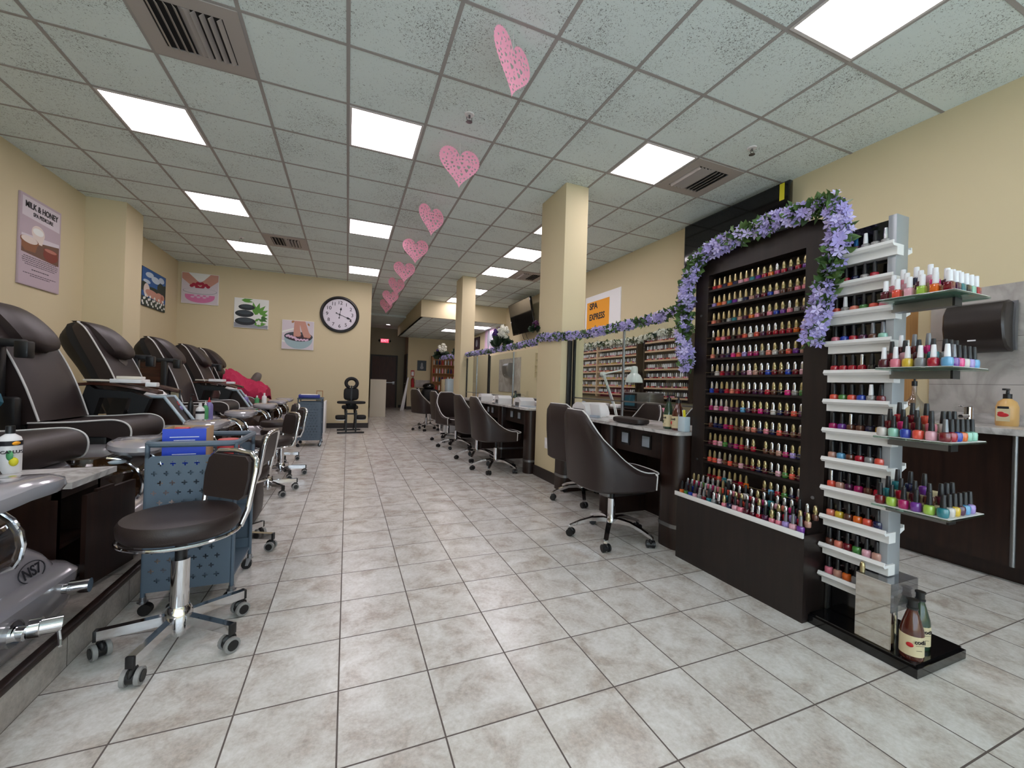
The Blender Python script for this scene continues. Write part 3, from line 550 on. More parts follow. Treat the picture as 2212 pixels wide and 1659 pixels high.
o=B('offwhite').se((0,0,.03),(.06,.07,.03),.7).m('red_cap').lathe([(.045,.06),(.05,.13),(.045,.14),(.001,.14)],(-.005,.06,0),18).put('cotton_tub'); o.location=(-.55,2.42,.601); tag(o,'red and white tub beside the blue box on the trolley','tub')
t=trolley('dark grey second trolley with a flat navy box on top, near the clock wall',(-.53,7.28,0),R(0))
t=thing('flat_box','flat navy blue box lying on top of the second trolley','box',(-.55,7.22,.766),R(4))
B('navy_box').box((0,0,.022),(.30,.36,.044),bev=.003).put('box_body',t); B('white').box((0,0,.0455),(.24,.3,.002)).put('paper_sheet',t)
t=thing('picture_frame','small framed card standing on the second trolley','frame',(-.42,7.5,.601)); B('oak').b2(-.05,.05,-.006,.006,.0,.012).b2(-.05,.05,-.006,.006,.258,.27).b2(-.05,-.04,-.006,.006,0,.27).b2(.04,.05,-.006,.006,0,.27).put('frame_border',t); B('label_cream').b2(-.04,.04,-.002,.002,.012,.258).put('card',t)
t=thing('side_cabinet','narrow dark cabinet with a white door edge beside the clock wall','cabinet',(-.52,9.2,0)); B('espresso').b2(-.2,.1,-.3,.3,0,.60).put('body',t); B('white').b2(.1,.135,-.3,.3,0,.62,.003).put('door',t)
o=B('black_plastic').cyl((0,0,0),(0,0,.14),.025).b2(-.05,.03,-.012,.012,.14,.155).put('pump_bottle'); o.location=(-.48,9.1,.601); tag(o,'small black pump bottle on the narrow cabinet','bottle')
# ---------------------------------------------------------------- massage chair by the clock wall
t=thing('massage_chair','black folding massage chair with a ring headrest by the clock wall','massage chair',(.08,8.95,0),R(4))
B('black_matte').tube([(.105*sin(a),-.06-.02*cos(a),1.0-.095*cos(a)) for a in [R(200)+R(320)*k/20-R(180)+R(0) for k in range(21)]],.035,10).put('face_cushion',t)
B('black_matte').se((0,-.05,.78),(.145,.05,.13),.5).put('chest_pad',t)
B('black_matte').se((0,-.16,.615),(.27,.07,.03),.4).put('arm_rest',t)
B('black_matte').se((0,-.02,.56),(.1,.05,.09),.5).put('abdomen_pad',t)
for x in (-.19,.19): B('black_matte').se((x,-.12,.315),(.10,.10,.045),.5).m('steel').b2(x-.09,x+.09,-.2,-.19,.262,.272).put('knee_pad',t)
B('black_matte').se((0,.18,.5),(.16,.14,.045),.5).put('seat',t)
f=B('black_plastic')
for x in (-.09,.09): f.b2(x-.015,x+.015,-.22,-.19,.02,.46).tube([(x,-.2,.1),(x,.3,.48)],.014,8).tube([(x,.3,.03),(x,-.15,.56)],.014,8)
f.b2(-.25,.25,-.24,-.19,0,.03,.005).b2(-.23,.23,.29,.34,0,.03,.005).b2(-.015,.015,-.1,-.07,.55,.95).b2(-.12,.12,-.16,-.13,.37,.40); f.put('frame',t)
# loose white panel by the corridor
o=B('offwhite').b2(0,.45,-.012,.012,0,1.11,.002).put('white_panel'); o.location=(.63,12.62,0); o.rotation_euler=(0,0,R(6)); tag(o,'tall blank off-white panel standing at the hallway entrance','panel')
for k in range(3):
    o=B('white').box((0,0,.62),(.03,.14,1.24)).put('board'); o.location=(1.98-.07*k,15.75-.16*k,.0); o.rotation_euler=(0,R(7+2*k),0); tag(o,'white board leaning in the hallway, '+['nearest the brown door','in the middle of the three','nearest the viewer'][k],'board','white boards leaning in the hallway')
# ================================================================ RIGHT SIDE: manicure desks and chairs
def desk(label,y0,y1,peds,outlets,name='manicure_desk'):
    t=thing(name,label,'desk',(0,0,0),0,'marble-topped manicure desks')
    def rounded(x0,x1,ya,yb,r,z0,z1,mt,b=None,near=True):
        pts=[]
        for cx,cy,a0 in ((x0+r,ya+r,180),(x1-.01,ya+.01,270),(x1-.01,yb-.01,0),(x0+r,yb-r,90)):
            q=r if cx<x0+r+.001 else .01
            for k in range(7): a=R(a0+15*k); pts.append((cx+q*cos(a),cy+q*sin(a)))
        return (b or B(mt)).m(mt).prism(pts,z0,z1,'Z')
    rounded(1.99,2.56,y0,y1,.05,.765,.787,'marble').put('marble_top',t)
    for a,c,xa,r in peds:
        p=rounded(xa,2.5,a,c,r,0,.764,'espresso').put('pedestal',t)
        rounded(xa-.003,2.503,a-.003,c+.003,r,.14,.165,'dull_metal').put('metal_band',p)
    B('espresso').b2(2.12,2.14,y0+.04,y1-.04,.56,.764).b2(2.12,2.5,y0+.1,y1-.1,.56,.575).b2(2.46,2.48,y0+.1,y1-.1,.0,.56).put('apron',t)
    for y in outlets: 
        o=B('black_plastic').b2(2.114,2.121,y-.055,y+.055,.61,.72,.002).put('outlet_plate',t); B('table_bluewhite').b2(2.111,2.1145,y-.04,y+.04,.625,.705,.001).put('cover',o)
    return t
desk('near manicure desk with marble top, between the polish rack and the near pillar',2.05,3.82,[(2.06,2.27,2.03,.07),(2.87,3.02,2.06,.05),(3.60,3.82,2.04,.06)],[2.73,2.48])
desk('long manicure desk with marble top beyond the near pillar',4.44,8.0,[(4.45,4.62,2.02,.07),(5.45,5.60,2.04,.05),(6.4,6.55,2.04,.05),(7.78,7.95,2.04,.05)],[5.2,4.94,6.0,6.2])
def tub_chair():
    t=thing('swivel_chair','x','chair',(0,0,0),0,'brown swivel chairs with pale piping')
    # seat
    rg=[]
    for z,k in ((.385,.86),(.40,.95),(.42,1),(.46,1.0),(.482,.97),(.492,.88)):
        rg.append([((.05+.235*k*math.copysign(abs(cos(a))**.55,cos(a))),.235*k*math.copysign(abs(sin(a))**.55,sin(a)),z) for a in [2*PI*q/32 for q in range(32)]])
    s_=B('leather').loft(rg).put('seat',t)
    B('piping').tube([((.05+.232*math.copysign(abs(cos(a))**.55,cos(a))),.232*math.copysign(abs(sin(a))**.55,sin(a)),.484) for a in [R(-85)+R(170)*q/16 for q in range(17)]],.0055,6).put('piping',s_)
    # wrap-around shell
    def U(u):  # u 0..1 around from -y front tip, behind, to +y front tip
        if u<.30: f=u/.30; return (.16-.30*f,-.262-.012*sin(PI*f)),(0,-1)
        if u>.70: f=(1-u)/.30; return (.16-.30*f,.262+.012*sin(PI*f)),(0,1)
        a=R(-90)-R(180)*(u-.3)/.4; c=abs(cos(a))**.7*(-1); s2=math.copysign(abs(sin(a))**.8,sin(a)); return (-.14+.13*c,.262*s2),(cos(a),sin(a))
    def H(u):
        v=min(u,1-u)/.5; return .505+.40*min(1,v/.86)**2.3
    rings=[];rim=[];N=36; top=[]
    for k in range(N+1):
        u=k/N; (x,y),(nx,ny)=U(u); h=H(u); lean=lambda z:-.045*max(0,(z-.5)/.4)*(1 if .2<u<.8 else .6)
        wi=lambda z:(1-.10*max(0,(z-.6)/.3))
        pr=[]
        for z,o in ((.385,-.0),(.40,.022),(.48,.028),(h*.5+.24,.03),(h-.03,.026),(h,.008),(h-.012,-.016),(h*.5+.24,-.02),(.45,-.015)):
            z=max(z,.385); pr.append((x+nx*o+lean(z),(y+ny*o)*wi(z),z))
        rings.append(pr); rim.append((x+lean(h),y*wi(h),h+.002))
    b=B('leather').loft(rings); sh=b.put('back_shell',t)
    B('piping').tube(rim,.006,6).put('piping',sh)
    for kk,sd in ((0,-1),(N,1)):
        p=rings[kk]; B('piping').tube([(p[i][0]+.003,p[i][1],p[i][2]) for i in (1,2,3,5)],.005,6).put('piping',sh)
    B('chrome').cyl((0,0,.12),(0,0,.28),.027,n=18).m('black_plastic').cyl((0,0,.28),(0,0,.385),.016).b2(-.09,.11,-.07,.07,.365,.386).put('gas_lift',t)
    B('black_plastic').tube([(0,.02,.36),(.02,.14,.355),(.03,.2,.35)],.006).put('lever',t)
    for k in range(5):
        a=R(72*k+18)
        l=B('chrome').at((0,0,0),a).loft([[(x,-w,z),(x,w,z),(x,w*.8,z-h),(x,-w*.8,z-h)] for x,w,z,h in [(.0,.022,.135,.035),(.06,.02,.145,.03),(.14,.017,.138,.024),(.22,.016,.112,.022),(.285,.015,.082,.02),(.30,.012,.072,.014)]]).put('leg',t)
        leg_caster('caster',l,(.285*cos(a),.285*sin(a),.0265),a+1.3*k,.0255,'black_plastic')
    return t
tc=tub_chair()
CH=[((1.775,2.42),R(-6),'brown swivel chair nearest the camera, in front of the near manicure desk'),((2.10,3.33),R(8),'brown swivel chair pushed under the near desk, beside the near pillar'),((1.735,4.75),R(0),'brown swivel chair at the near end of the long desk'),((1.73,5.52),R(4),'second brown swivel chair along the long desk'),((1.70,6.62),R(-68),'brown swivel chair turned to face the camera, along the long desk'),((1.76,7.45),R(8),'brown swivel chair behind the one that faces the camera'),((1.66,9.15),R(20),'narrow brown swivel chair just beyond the long desk'),((1.93,10.05),R(-10),'farthest brown swivel chair on the aisle'),
 ((2.92,2.95),R(180),'brown swivel chair behind the near desk, nearest the pump bottles'),((2.95,3.75),R(176),'brown swivel chair behind the near desk, beside the desk lamp'),((2.95,5.75),R(176),'brown swivel chair behind the long desk, seen through the glass')]
for k,((x,y),rz,l) in enumerate(CH):
    o=tc if k==0 else dup(tc,(0,0,0)); o.location=(x,y,0); o.rotation_euler=(0,0,rz); o['label']=l
# glass screens on the desks
def screen(label,y0,y1,z0,z1):
    t=thing('glass_screen',label,'glass screen',(2.25,(y0+y1)/2,.787),0,'glass screens along the desks'); h=(y1-y0)/2
    B('clear_glass').b2(-.003,.003,-h,h,z0-.787,z1-.787).put('pane',t); B('dull_metal').b2(-.008,.008,-h,h,z0-.797,z0-.785).put('bottom_rail',t)
    for s_ in (-1,1): B('black_plastic').b2(-.012,.012,s_*h-.012,s_*h+.012,0,z1-.787).put('post',t)
    m_=B('steel').b2(-.008,.008,-.008,.008,0,z1-.787).put('post',t)
screen('clear glass screen on the near desk, under the lilac garland',2.12,3.80,.955,1.60)
screen('clear glass screen on the long desk nearer half, under the garland',4.46,6.6,.90,1.55)
screen('clear glass screen on the long desk farther half',6.66,8.02,.90,1.58)
o=B('black_plastic').b2(2.18,2.23,3.812,3.838,.80,1.56,.003).put('mounting_post'); tag(o,'black upright post on the front of the near pillar','post')
# things on the near desk
DZ=.787
t=thing('desk_lamp','white adjustable desk lamp standing on the near manicure desk','lamp',(2.37,3.2,DZ))
B('lamp_white').lathe([(.001,0),(.09,0),(.09,.012),(.03,.02),(.001,.02)],n=24).put('base',t)
for dy in (-.012,.012): B('lamp_white').tube([(0,dy,.02),(.0,dy+.03,.10),(-.09,dy+.10,.41)],.006,6).put('lower_arm',t)
for dy in (-.012,.012): B('lamp_white').tube([(-.09,dy+.10,.41),(.12,dy-.02,.47)],.006,6).put('upper_arm',t)
B('steel').tube([(-.01,.05,.13),(-.06,.085,.3)],.009,8).put('spring',t); B('lamp_white').cyl((-.09,.085,.41),(-.09,.13,.41),.02).cyl((.12,-.04,.47),(.12,.01,.47),.015).put('joint',t)
B('lamp_white').lathe([(.078,.0),(.082,.004),(.078,.03),(.06,.07),(.035,.09),(.032,.14),(.027,.155),(.001,.16),(.001,.15),(.028,.085),(.052,.065),(.07,.028),(.074,.004)],(.16,-.04,.335),28).put('shade',t)
mat('bulb_off','c8c8c4',.4); B('bulb_off').sph((.16,-.04,.375),(.03,.03,.035)).put('bulb',t)
t=thing('nail_dryer','white curved nail dryer on the near desk left of the lamp','nail dryer',(2.22,3.42,DZ),R(0))
B('white_plastic').prism([(-.14,0),(.14,0),(.14,.04),(.11,.10),(.05,.13),(-.05,.13),(-.11,.10),(-.14,.04)],-.13,.13,'X').put('housing',t); B('grey_cap').b2(-.135,-.131,-.09,.09,.01,.07).put('opening',t)
t=thing('table_light','small white light panel leaning on the near desk','light',(2.14,3.2,DZ),R(10)); B('white_plastic').box((0,0,.065),(.02,.13,.13),bev=.01,rot=(0,R(-15),0)).put('panel',t); B('table_bluewhite').box((-.0,0,.012),(.05,.1,.02)).put('foot',t)
o=B('leather_dark').at((2.10,2.65,DZ+.026)).se((0,0,0),(.075,.17,.026),.5).put('armrest_cushion'); tag(o,'dark brown padded arm cushion on the near desk','cushion')
def pump(label,x,y,z,r,h,glassm,grp=None,lab='label_cream',txt=None,cap='black_plastic',rz=0):
    t=thing('pump_bottle',label,'bottle',(x,y,z),rz,grp)
    B(glassm).lathe([(.001,0),(r*.93,0),(r,.006),(r,h*.45),(r*.9,h*.55),(r*.5,h*.76),(r*.36,h*.84),(r*.36,h*.87),(.001,h*.87)],n=26).put('bottle_body',t)
    l=B(lab).lathe([(r+.0007,h*.07),(r+.0007,h*.43)],n=26)
    l=l.put('label',t)
    if txt: 
        o=text(txt,r*.55,'ink',l,(-(r+.002),0,h*.34),(R(90),0,R(-90)),bold=.0002)
        B('leaf_dark').m('red_cap' if 'amber' in glassm else 'leaf_dark').sph((-(r)*.88,r*.42,h*.22),(.005,.012,.013),10,8).b2(-(r+.0016),-(r+.0008),-r*.3,r*.25,h*.26,h*.265).b2(-(r+.0016),-(r+.0008),-r*.3,r*.2,h*.15,h*.155).put('print',l)
    c=B(cap).lathe([(.001,h*.83),(r*.44,h*.83),(r*.44,h*.93),(r*.2,h*.94),(r*.15,h*.96),(r*.15,h*1.0),(.001,h*1.0)],n=16).b2(-.012,.012,-r*1.2,r*.35,h*.99,h*1.03,.003); c.put('pump',t)
    return t
pump('green pump bottle with cream label on the near desk',2.13,2.27,DZ,.035,.235,'green_glass','pump bottles on the near desk',txt='codi')
pump('amber-brown pump bottle with cream label on the near desk',2.125,2.175,DZ,.042,.225,'amber','pump bottles on the near desk',txt='codi')
t=thing('brush_cup','pale blue cup holding yellow and blue files on the near desk','cup',(2.10,2.095,DZ))
B('glassy_blue').b2(-.025,.025,-.03,.03,0,.10,.004).put('cup_body',t)
for dx,m_,y in ((-.012,'yellow_tag',-.012),(0,'blue_box',.0),(.01,'white',.014)): B(m_).box((dx,y,.115),(.006,.018,.06),rot=(R(-8),0,0)).put('file',t)
# things on the long desk
def dryer(label,x,y,rz=0,s=1):
    t=thing('nail_dryer',label,'nail dryer',(x,y,DZ),rz)
    B('white_plastic').prism([(-.12*s,0),(.12*s,0),(.13*s,.05),(.10*s,.10),(.03,.12),(-.06*s,.12),(-.12*s,.08)],-.1,.1,'X').put('housing',t); B('grey_cap').b2(-.105,-.099,-.07*s,.05*s,.012,.06).put('opening',t); B('steel').b2(-.15,-.1,-.06*s,.06*s,.0,.014).put('tray',t)
dryer('white nail dryer at the near end of the long desk',2.14,4.85)
dryer('white nail dryer farther along the long desk, before the green bottle',2.14,5.62,0,.8)
dryer('round white nail dryer on the far half of the long desk',2.16,6.5,0,.8)
t=thing('pump_bottle','dark green bottle with cream label standing on the long desk','bottle',(2.16,5.2,DZ)); B('green_glass').lathe([(.001,0),(.033,0),(.035,.01),(.035,.11),(.014,.15),(.014,.17),(.001,.17)],n=20).put('bottle_body',t); B('label_cream').lathe([(.0356,.015),(.0356,.10)],n=20).put('label',t); B('black_plastic').lathe([(.001,.165),(.016,.165),(.014,.2),(.001,.2)],n=12).put('cap',t)
o=B('black_plastic').b2(-.03,.03,-.02,.02,0,.16,.004).put('card_reader'); o.location=(2.3,5.42,DZ); tag(o,'black upright box behind the dark green bottle on the long desk','box')
o=B('white').b2(-.09,.09,-.13,.13,0,.012).m('table_bluewhite').b2(-.08,.08,-.12,.12,.012,.022).put('towel_stack'); o.location=(2.12,4.62,DZ); tag(o,'folded white towels at the near corner of the long desk','towels')
for k,(x,y,l) in enumerate([(2.4,4.9,'white cloth pile behind the glass on the long desk'),(2.42,7.0,'long white machine behind the glass of the long desk')]):
    o=B('white').se((0,0,.04),(.08,.14,.04),.5).m('black_plastic').se((.0,.02,.085),(.06,.1,.018),.4).put('machine'); o.location=(x,y,DZ); tag(o,l,'machine')
# towel warmer cabinet and cart
t=thing('towel_warmer','small white towel warmer with its door open beyond the long desk','towel warmer',(2.25,8.98,.80),0)
B('glassy_blue').b2(-.2,.2,-.14,.14,0,.36,.012).put('housing',t); B('label_cream').b2(-.22,-.2,.14,.42,.01,.35,.008).put('door',t); 
t=thing('side_table','dark side table carrying the white towel warmer','table',(2.25,9.0,0)); B('espresso').b2(-.25,.3,-.25,.4,.765,.798).put('top',t); B('espresso').b2(-.2,.25,-.2,.35,0,.765).put('body',t)
t=thing('glass_door_cart','white cart with glass doors on the floor behind the swivel chairs','cart',(1.98,8.0,0))
f=B('white'); f.b2(-.16,.16,-.01,.01,0,.50).b2(-.16,.16,.38,.4,0,.50).b2(-.16,.16,-.01,.4,.48,.5).b2(-.16,.16,-.01,.4,.02,.05).b2(.14,.16,-.01,.4,0,.5); f.put('body',t); 
dd=B('white').b2(-.175,-.16,0,.03,.04,.48).b2(-.175,-.16,.36,.39,.04,.48).b2(-.175,-.16,.03,.36,.04,.08).b2(-.175,-.16,.03,.36,.44,.48).put('door',t); B('acrylic').b2(-.17,-.165,.03,.36,.08,.44).put('pane',dd)
# ---------------------------------------------------------------- far room
t=thing('bookshelf','wooden shelf unit full of bottles against the far wall','shelf unit',(3.55,FWY-.16,0))
f=B('oak').b2(-.5,-.47,-.15,.14,0,2.12).b2(.47,.5,-.15,.14,0,2.12).b2(-.47,.47,-.15,.14,2.09,2.12).b2(-.47,.47,.12,.14,0,2.09); f.put('body',t)
mm=['teal','pink','white','flower_purple','offwhite','glassy_blue','red_cap']
for k in range(6): B('oak').b2(-.47,.47,-.15,.12,.1+.33*k,.12+.33*k).put('shelf',t)
for k in range(6):
    for j in range(8):
        o=B(mm[(j*3+k*5)%7]).lathe([(.001,0),(.03,0),(.03,.14),(.015,.17),(.012,.2),(.001,.2)],n=8).put('product_bottle'); o.location=(3.14+.115*j,FWY-.2,.1205+.33*k); tag(o,'%s product bottle, %s from the left, %s shelf up of the wooden shelf unit'%({'teal':'teal','pink':'pink','white':'white','flower_purple':'purple','offwhite':'cream','glassy_blue':'pale blue','red_cap':'red'}[mm[(j*3+k*5)%7]],ORD[j],ORD[k]),'bottle','bottles on the wooden shelf unit')
t=thing('wall_table','dark narrow table under the marble panel on the far wall','table',(2.72,FWY-.16,0)); B('espresso').b2(-.22,.28,-.14,.14,.80,.84).put('top',t)
for x in (-.2,.26): B('espresso').b2(x-.02,x+.02,-.12,.12,0,.80).put('leg',t)
o=B('marble_wall').b2(2.47,3.03,FWY-.03,FWY-.012,.87,1.15).put('wall_panel'); tag(o,'pale marble panel on the far wall above the dark table','panel')
t=thing('fire_extinguisher','red fire extinguisher under a red sign on the far wall','fire extinguisher',(2.36,FWY-.09,.86)); B('red_paint').lathe([(.001,0),(.055,.0),(.06,.02),(.06,.3),(.03,.36),(.001,.37)],n=18).put('tank',t); B('black_plastic').b2(-.01,.01,-.07,.0,.37,.42).tube([(0,-.05,.38),(.03,-.07,.3),(.05,-.06,.15)],.01,6).put('valve',t)
o=B('red_paint').b2(2.29,2.42,FWY-.012,FWY-.004,1.28,1.52).m('white').b2(2.31,2.40,FWY-.014,FWY-.012,1.31,1.47).put('safety_sign'); tag(o,'narrow red and white safety sign above the extinguisher','sign')
# black hood / barber item in far room
o=B('black_gloss').sph((2.7,14.6,.93),(.22,.2,.12)).m('black_matte').se((2.75,14.6,.62),(.3,.25,.22),.5).b2(2.6,2.9,14.45,14.75,0,.45).put('wash_chair'); tag(o,'black upholstered wash chair in the far room behind the swivel chairs','chair')
# ---------------------------------------------------------------- right wall: polish racks, lamp, microwave, counter
def wall_rack(label,y0,y1,z0,z1,cols,rows):
    t=thing('mounted_rack',label,'rack',(WR,0,0),0,'wall racks of polish on the right wall')
    B('espresso').b2(-.03,-.002,y0,y1,z0,z1).put('backing',t)
    edges=[y0+.02+(y1-y0-.04)*c for c in cols]
    for a in edges: B('espresso' if a in(edges[0],edges[-1]) else 'beige_shelf').b2(-.12,-.03,a-.012,a+.012,z0,z1).put('upright',t)
    for k in range(rows):
        z=z0+.05+(z1-z0-.13)*k/(rows-1)
        for a,c in zip(edges,edges[1:]): B('beige_shelf').b2(-.11,-.03,a+.012,c-.012,z-.008,z).b2(-.113,-.11,a+.012,c-.012,z-.012,z+.012).put('shelf',t)
    return [( y0,y1,z0+.05+(z1-z0-.13)*k/(rows-1)) for k in range(rows)],edges
STUFF=[]
r1,e1=wall_rack('wide beige-shelved polish rack on the right wall, behind the white desk lamp',4.98,6.95,.92,1.78,[0,.55,1],7)
r2,e2=wall_rack('beige-shelved polish rack on the right wall, just left of the dark rack',3.95,4.86,.90,1.82,[0,1],7)
t=thing('wall_counter','long dark counter under the wall racks','counter',(0,0,0)); B('espresso').b2(3.62,WR-.001,3.6,7.2,0,.74).put('body',t); B('espresso').b2(3.6,WR-.001,3.58,7.22,.74,.765,.003).put('top',t)
t=thing('sterilizer','grey toaster-shaped sterilizer with a teal window on the dark counter','sterilizer',(3.8,4.6,.766),R(0))
B('dull_metal').b2(-.1,.15,-.3,.25,.015,.25,.01).put('housing',t); B('black_plastic').b2(-.108,-.1,-.05,.24,.03,.235).put('door',t); B('teal').b2(-.111,-.108,-.02,.2,.06,.21).put('window',t); B('black_plastic').b2(-.09,.14,-.28,-.26,0,.015).b2(-.09,.14,.21,.23,0,.015).put('foot',t)
for k,y in enumerate((4.25,5.1,5.5,6.2)):
    o=B(['pink','white','white_plastic','glassy_blue'][k]).se((0,0,.03),(.08,.12,.03),.4).put('cloth_stack'); o.location=(3.8,y,.766); tag(o,'folded %s cloth on the dark wall counter, %s from the camera'%(['pink','white','cream','pale blue'][k],ORD[k]),'cloth')
# televisions
t=thing('television','large black television high on the right wall behind the polish rack','television',(4.05,3.42,2.80)); B('black_gloss').box((0,0,0),(.05,1.36,.80),rot=(0,R(0),0),bev=.004).put('housing',t); B('screen').b2(-.0262,-.0252,-.665,.665,-.385,.385).put('screen',t); B('black_plastic').b2(.03,.105,-.2,.2,-.2,.2).put('wall_bracket',t)
B('yellow_tag').b2(-.029,-.0265,-.63,-.58,.22,.39).put('sticker',t,label='yellow sticker hanging at the corner')
t=thing('television','black television tilted down from the right wall beyond the near pillar','television',(3.88,9.1,2.72)); b_=B('black_gloss').box((0,0,0),(.05,1.32,.78),rot=(0,R(-12),0),bev=.004); b_.put('housing',t); B('screen').at((-.0285,0,.006),0,0,R(-12)).b2(0,.001,-.64,.64,-.365,.365).put('screen',t); B('black_plastic').b2(.05,.275,-.15,.15,-.1,.1).put('wall_bracket',t)
for y in (-.1,.12): B('black_plastic').tube([(.08,y,-.38),(.12,y,-.5),(.26,y,-.62)],.006).put('cable',t)
# small white wall rack and paper towel dispenser far right wall
t=thing('wall_display','small pale shelf frame on the right wall, seen through the glass screen','shelf frame',(WR-.002,8.6,1.55)); f=B('label_cream')
f.b2(-.05,0,-.16,-.14,-.3,.3).b2(-.05,0,.14,.16,-.3,.3).b2(-.01,0,-.14,.14,-.3,.3); f.put('frame_border',t)
for k in range(5): B('label_cream').b2(-.05,-.01,-.14,.14,-.3+.145*k,-.29+.145*k).put('shelf',t)
def dispenser(label,y,z,s,m_):
    t=thing('towel_dispenser',label,'towel dispenser',(WR-.03,y,z),0)
    w_=.17*s
    rg=[]
    for yy,k in ((-w_,.93),(-w_*.93,1),(w_*.93,1),(w_,.93)):
        rg.append([(x*s*k,yy,(zz)*s*k) for x,zz in [(0,.19),(-.08,.20),(-.15,.18),(-.19,.12),(-.195,.0),(-.17,-.10),(-.13,-.16),(-.06,-.19),(0,-.19)]])
    B(m_).loft(rg).put('cover',t)
    B('grey_cap').prism([(.0,-.18*s),(.0,.20*s),(-.03*s,.195*s),(-.05*s,.0),(-.03*s,-.18*s)],-w_-.012,w_+.012,'Y').put('back_case',t); B('white_plastic').b2(-.18*s,-.176*s,-.02,.02,-.11*s,-.10*s).put('badge',t)
    return t
mat('dispenser_brown','2c2522',.28)
dispenser('dark brown paper towel dispenser on the marble wall at the right',1.415,1.56,.88,'dispenser_brown')
dispenser('far paper towel dispenser seen through the glass screen',10.3,1.45,1.05,'grey_cap')
struct('trim_9',B('marble_wall').b2(WR-.014,WR-.0005,-2.3,1.70,.87,1.86))
struct('trim_10',B('marble_wall').b2(WR-.014,WR-.0005,9.7,11.3,.87,1.8))
g=B('base_dark'); 
for z in (1.17,1.5): g.b2(WR-.0146,WR-.0139,-2.3,1.70,z-.001,z+.001)
g.b2(WR-.0146,WR-.0139,.995,.997,1.17,1.5); struct('trim_11',g)
# wash counter at the right edge
t=thing('wash_counter','dark wash counter with marble top and a basin tap at the right edge','counter',(0,0,0))
B('espresso').b2(3.60,WR-.016,-.6,1.72,.10,.86).put('body',t); B('espresso').b2(3.66,WR-.016,-.6,1.7,0,.10).put('plinth',t); B('marble').b2(3.54,WR-.016,-.62,1.74,.861,.90,.004).put('marble_top',t); B('marble').b2(WR-.034,WR-.0165,-.6,1.7,.90,.97).put('splash_board',t); B('dull_metal').cyl((3.60,1.09,.1),(3.60,1.09,.86),.012).put('corner_strip',t); B('steel').b2(3.58,3.60,.84,1.0,.73,.745).put('handle',t)
t=thing('tap','chrome basin tap on the marble wash counter','tap',(3.98,1.42,.90)); B('chrome').cyl((0,0,0),(0,0,.11),.024,n=20).cyl((0,0,.05),(-.11,0,.045),.013).m('chrome').b2(-.12,.015,-.012,.012,.11,.119,.003).put('body',t)
t=thing('soap_bottle','large yellow soap pump bottle on the wash counter at the right edge','soap bottle',(3.95,1.235,.90)); B('soap').lathe([(.001,0),(.052,0),(.056,.012),(.056,.12),(.045,.155),(.02,.175),(.018,.18),(.001,.18)],n=24,sy=.9).put('bottle_body',t)
l=B('label_cream').b2(-.0575,-.0565,-.03,.03,.03,.115); l.m('ink').b2(-.058,-.0575,-.025,.025,.11,.125).m('red_cap').sph((-.057,0,.07),(.002,.028,.014),12,6).sph((-.057,.01,.082),(.002,.016,.01),12,6).put('label',t); B('black_plastic').lathe([(.001,.175),(.02,.175),(.02,.205),(.008,.207),(.007,.235),(.001,.235)],n=14).b2(-.055,.012,-.008,.008,.228,.24,.002).put('pump',t)
t=thing('soap_bottle','clear glass pump bottle on the wash counter beside the glass shelves','soap bottle',(3.90,1.68,.90)); B('acrylic').lathe([(.001,0),(.052,0),(.055,.01),(.055,.12),(.03,.155),(.015,.19),(.014,.25),(.001,.25)],n=20).put('bottle_body',t); B('label_cream').b2(-.0575,-.056,-.03,.03,.02,.10).put('label',t); B('black_plastic').lathe([(.001,.25),(.016,.25),(.016,.285),(.006,.287),(.006,.31),(.001,.31)],n=14).b2(-.05,.012,-.008,.008,.303,.315).put('pump',t)
# open wooden wall shelf right of the tower
t=thing('wooden_shelf','light wooden wall shelf glimpsed between the polish tower and marble wall','shelf',(WR-.002,1.93,0)); f=B('oak').b2(-.2,0,-.15,-.12,1.0,1.82).b2(-.2,0,.2,.23,1.0,1.82).b2(-.01,0,-.12,.2,1.0,1.82); f.put('body',t)
for z in (1.0,1.27,1.54,1.79): B('oak').b2(-.2,-.01,-.12,.2,z,z+.03).put('shelf',t)
for k,(y,z,m_) in enumerate([(1.95,1.30,'black_plastic'),(2.0,1.57,'black_gloss'),(1.88,1.03,'white_plastic'),(1.98,1.03,'leather')]):
    o=B(m_).lathe([(.001,0),(.03,0),(.03,.1),(.012,.13),(.01,.16),(.001,.16)],n=12).put('product_bottle'); o.location=(WR-.1,y,z+.0005); tag(o,['black bottle on the middle board of the light wooden wall shelf','glossy black bottle on the upper board of the light wooden shelf','white bottle on the lowest board of the light wooden shelf','brown bottle on the lowest board of the light wooden shelf'][k],'bottle')
# ================================================================ POLISH RACK, TOWER AND BOTTLES
PAL={'cherry red':'a3102a','deep red':'6d0c1c','wine':'4b1020','coral':'d9513f','orange':'d9671e','hot pink':'d8247c','rose pink':'d9798c','pale pink':'d9a3b0','nude':'b98a7b','brown':'5a3226','plum':'4a1a3f','purple':'6a2f8f','lavender':'9a86c4','navy':'151a44','royal blue':'1f3fa8','sky blue':'5f9fc9','teal':'1d7480','mint':'8fc4b0','green':'3f7d38','lime':'9bbf4a','yellow':'cfae36','mustard':'b08a2a','grey':'7d7f80','silver glitter':'9a9694','clear white':'c9c2bd','black':'17151b','magenta':'a3195f','salmon':'d97a66'}
for n,c in PAL.items(): mat('polish '+n,c,.12,coat=.8,noise=((300,.5) if 'glitter' in n else None))
def shared(b,n): return b.mesh(n)
body_round=shared(B('polish cherry red').lathe([(.001,0),(.0135,0),(.0165,.004),(.0172,.022),(.0155,.031),(.008,.0345),(.0065,.038),(.001,.038)],n=14),'bottle_body')
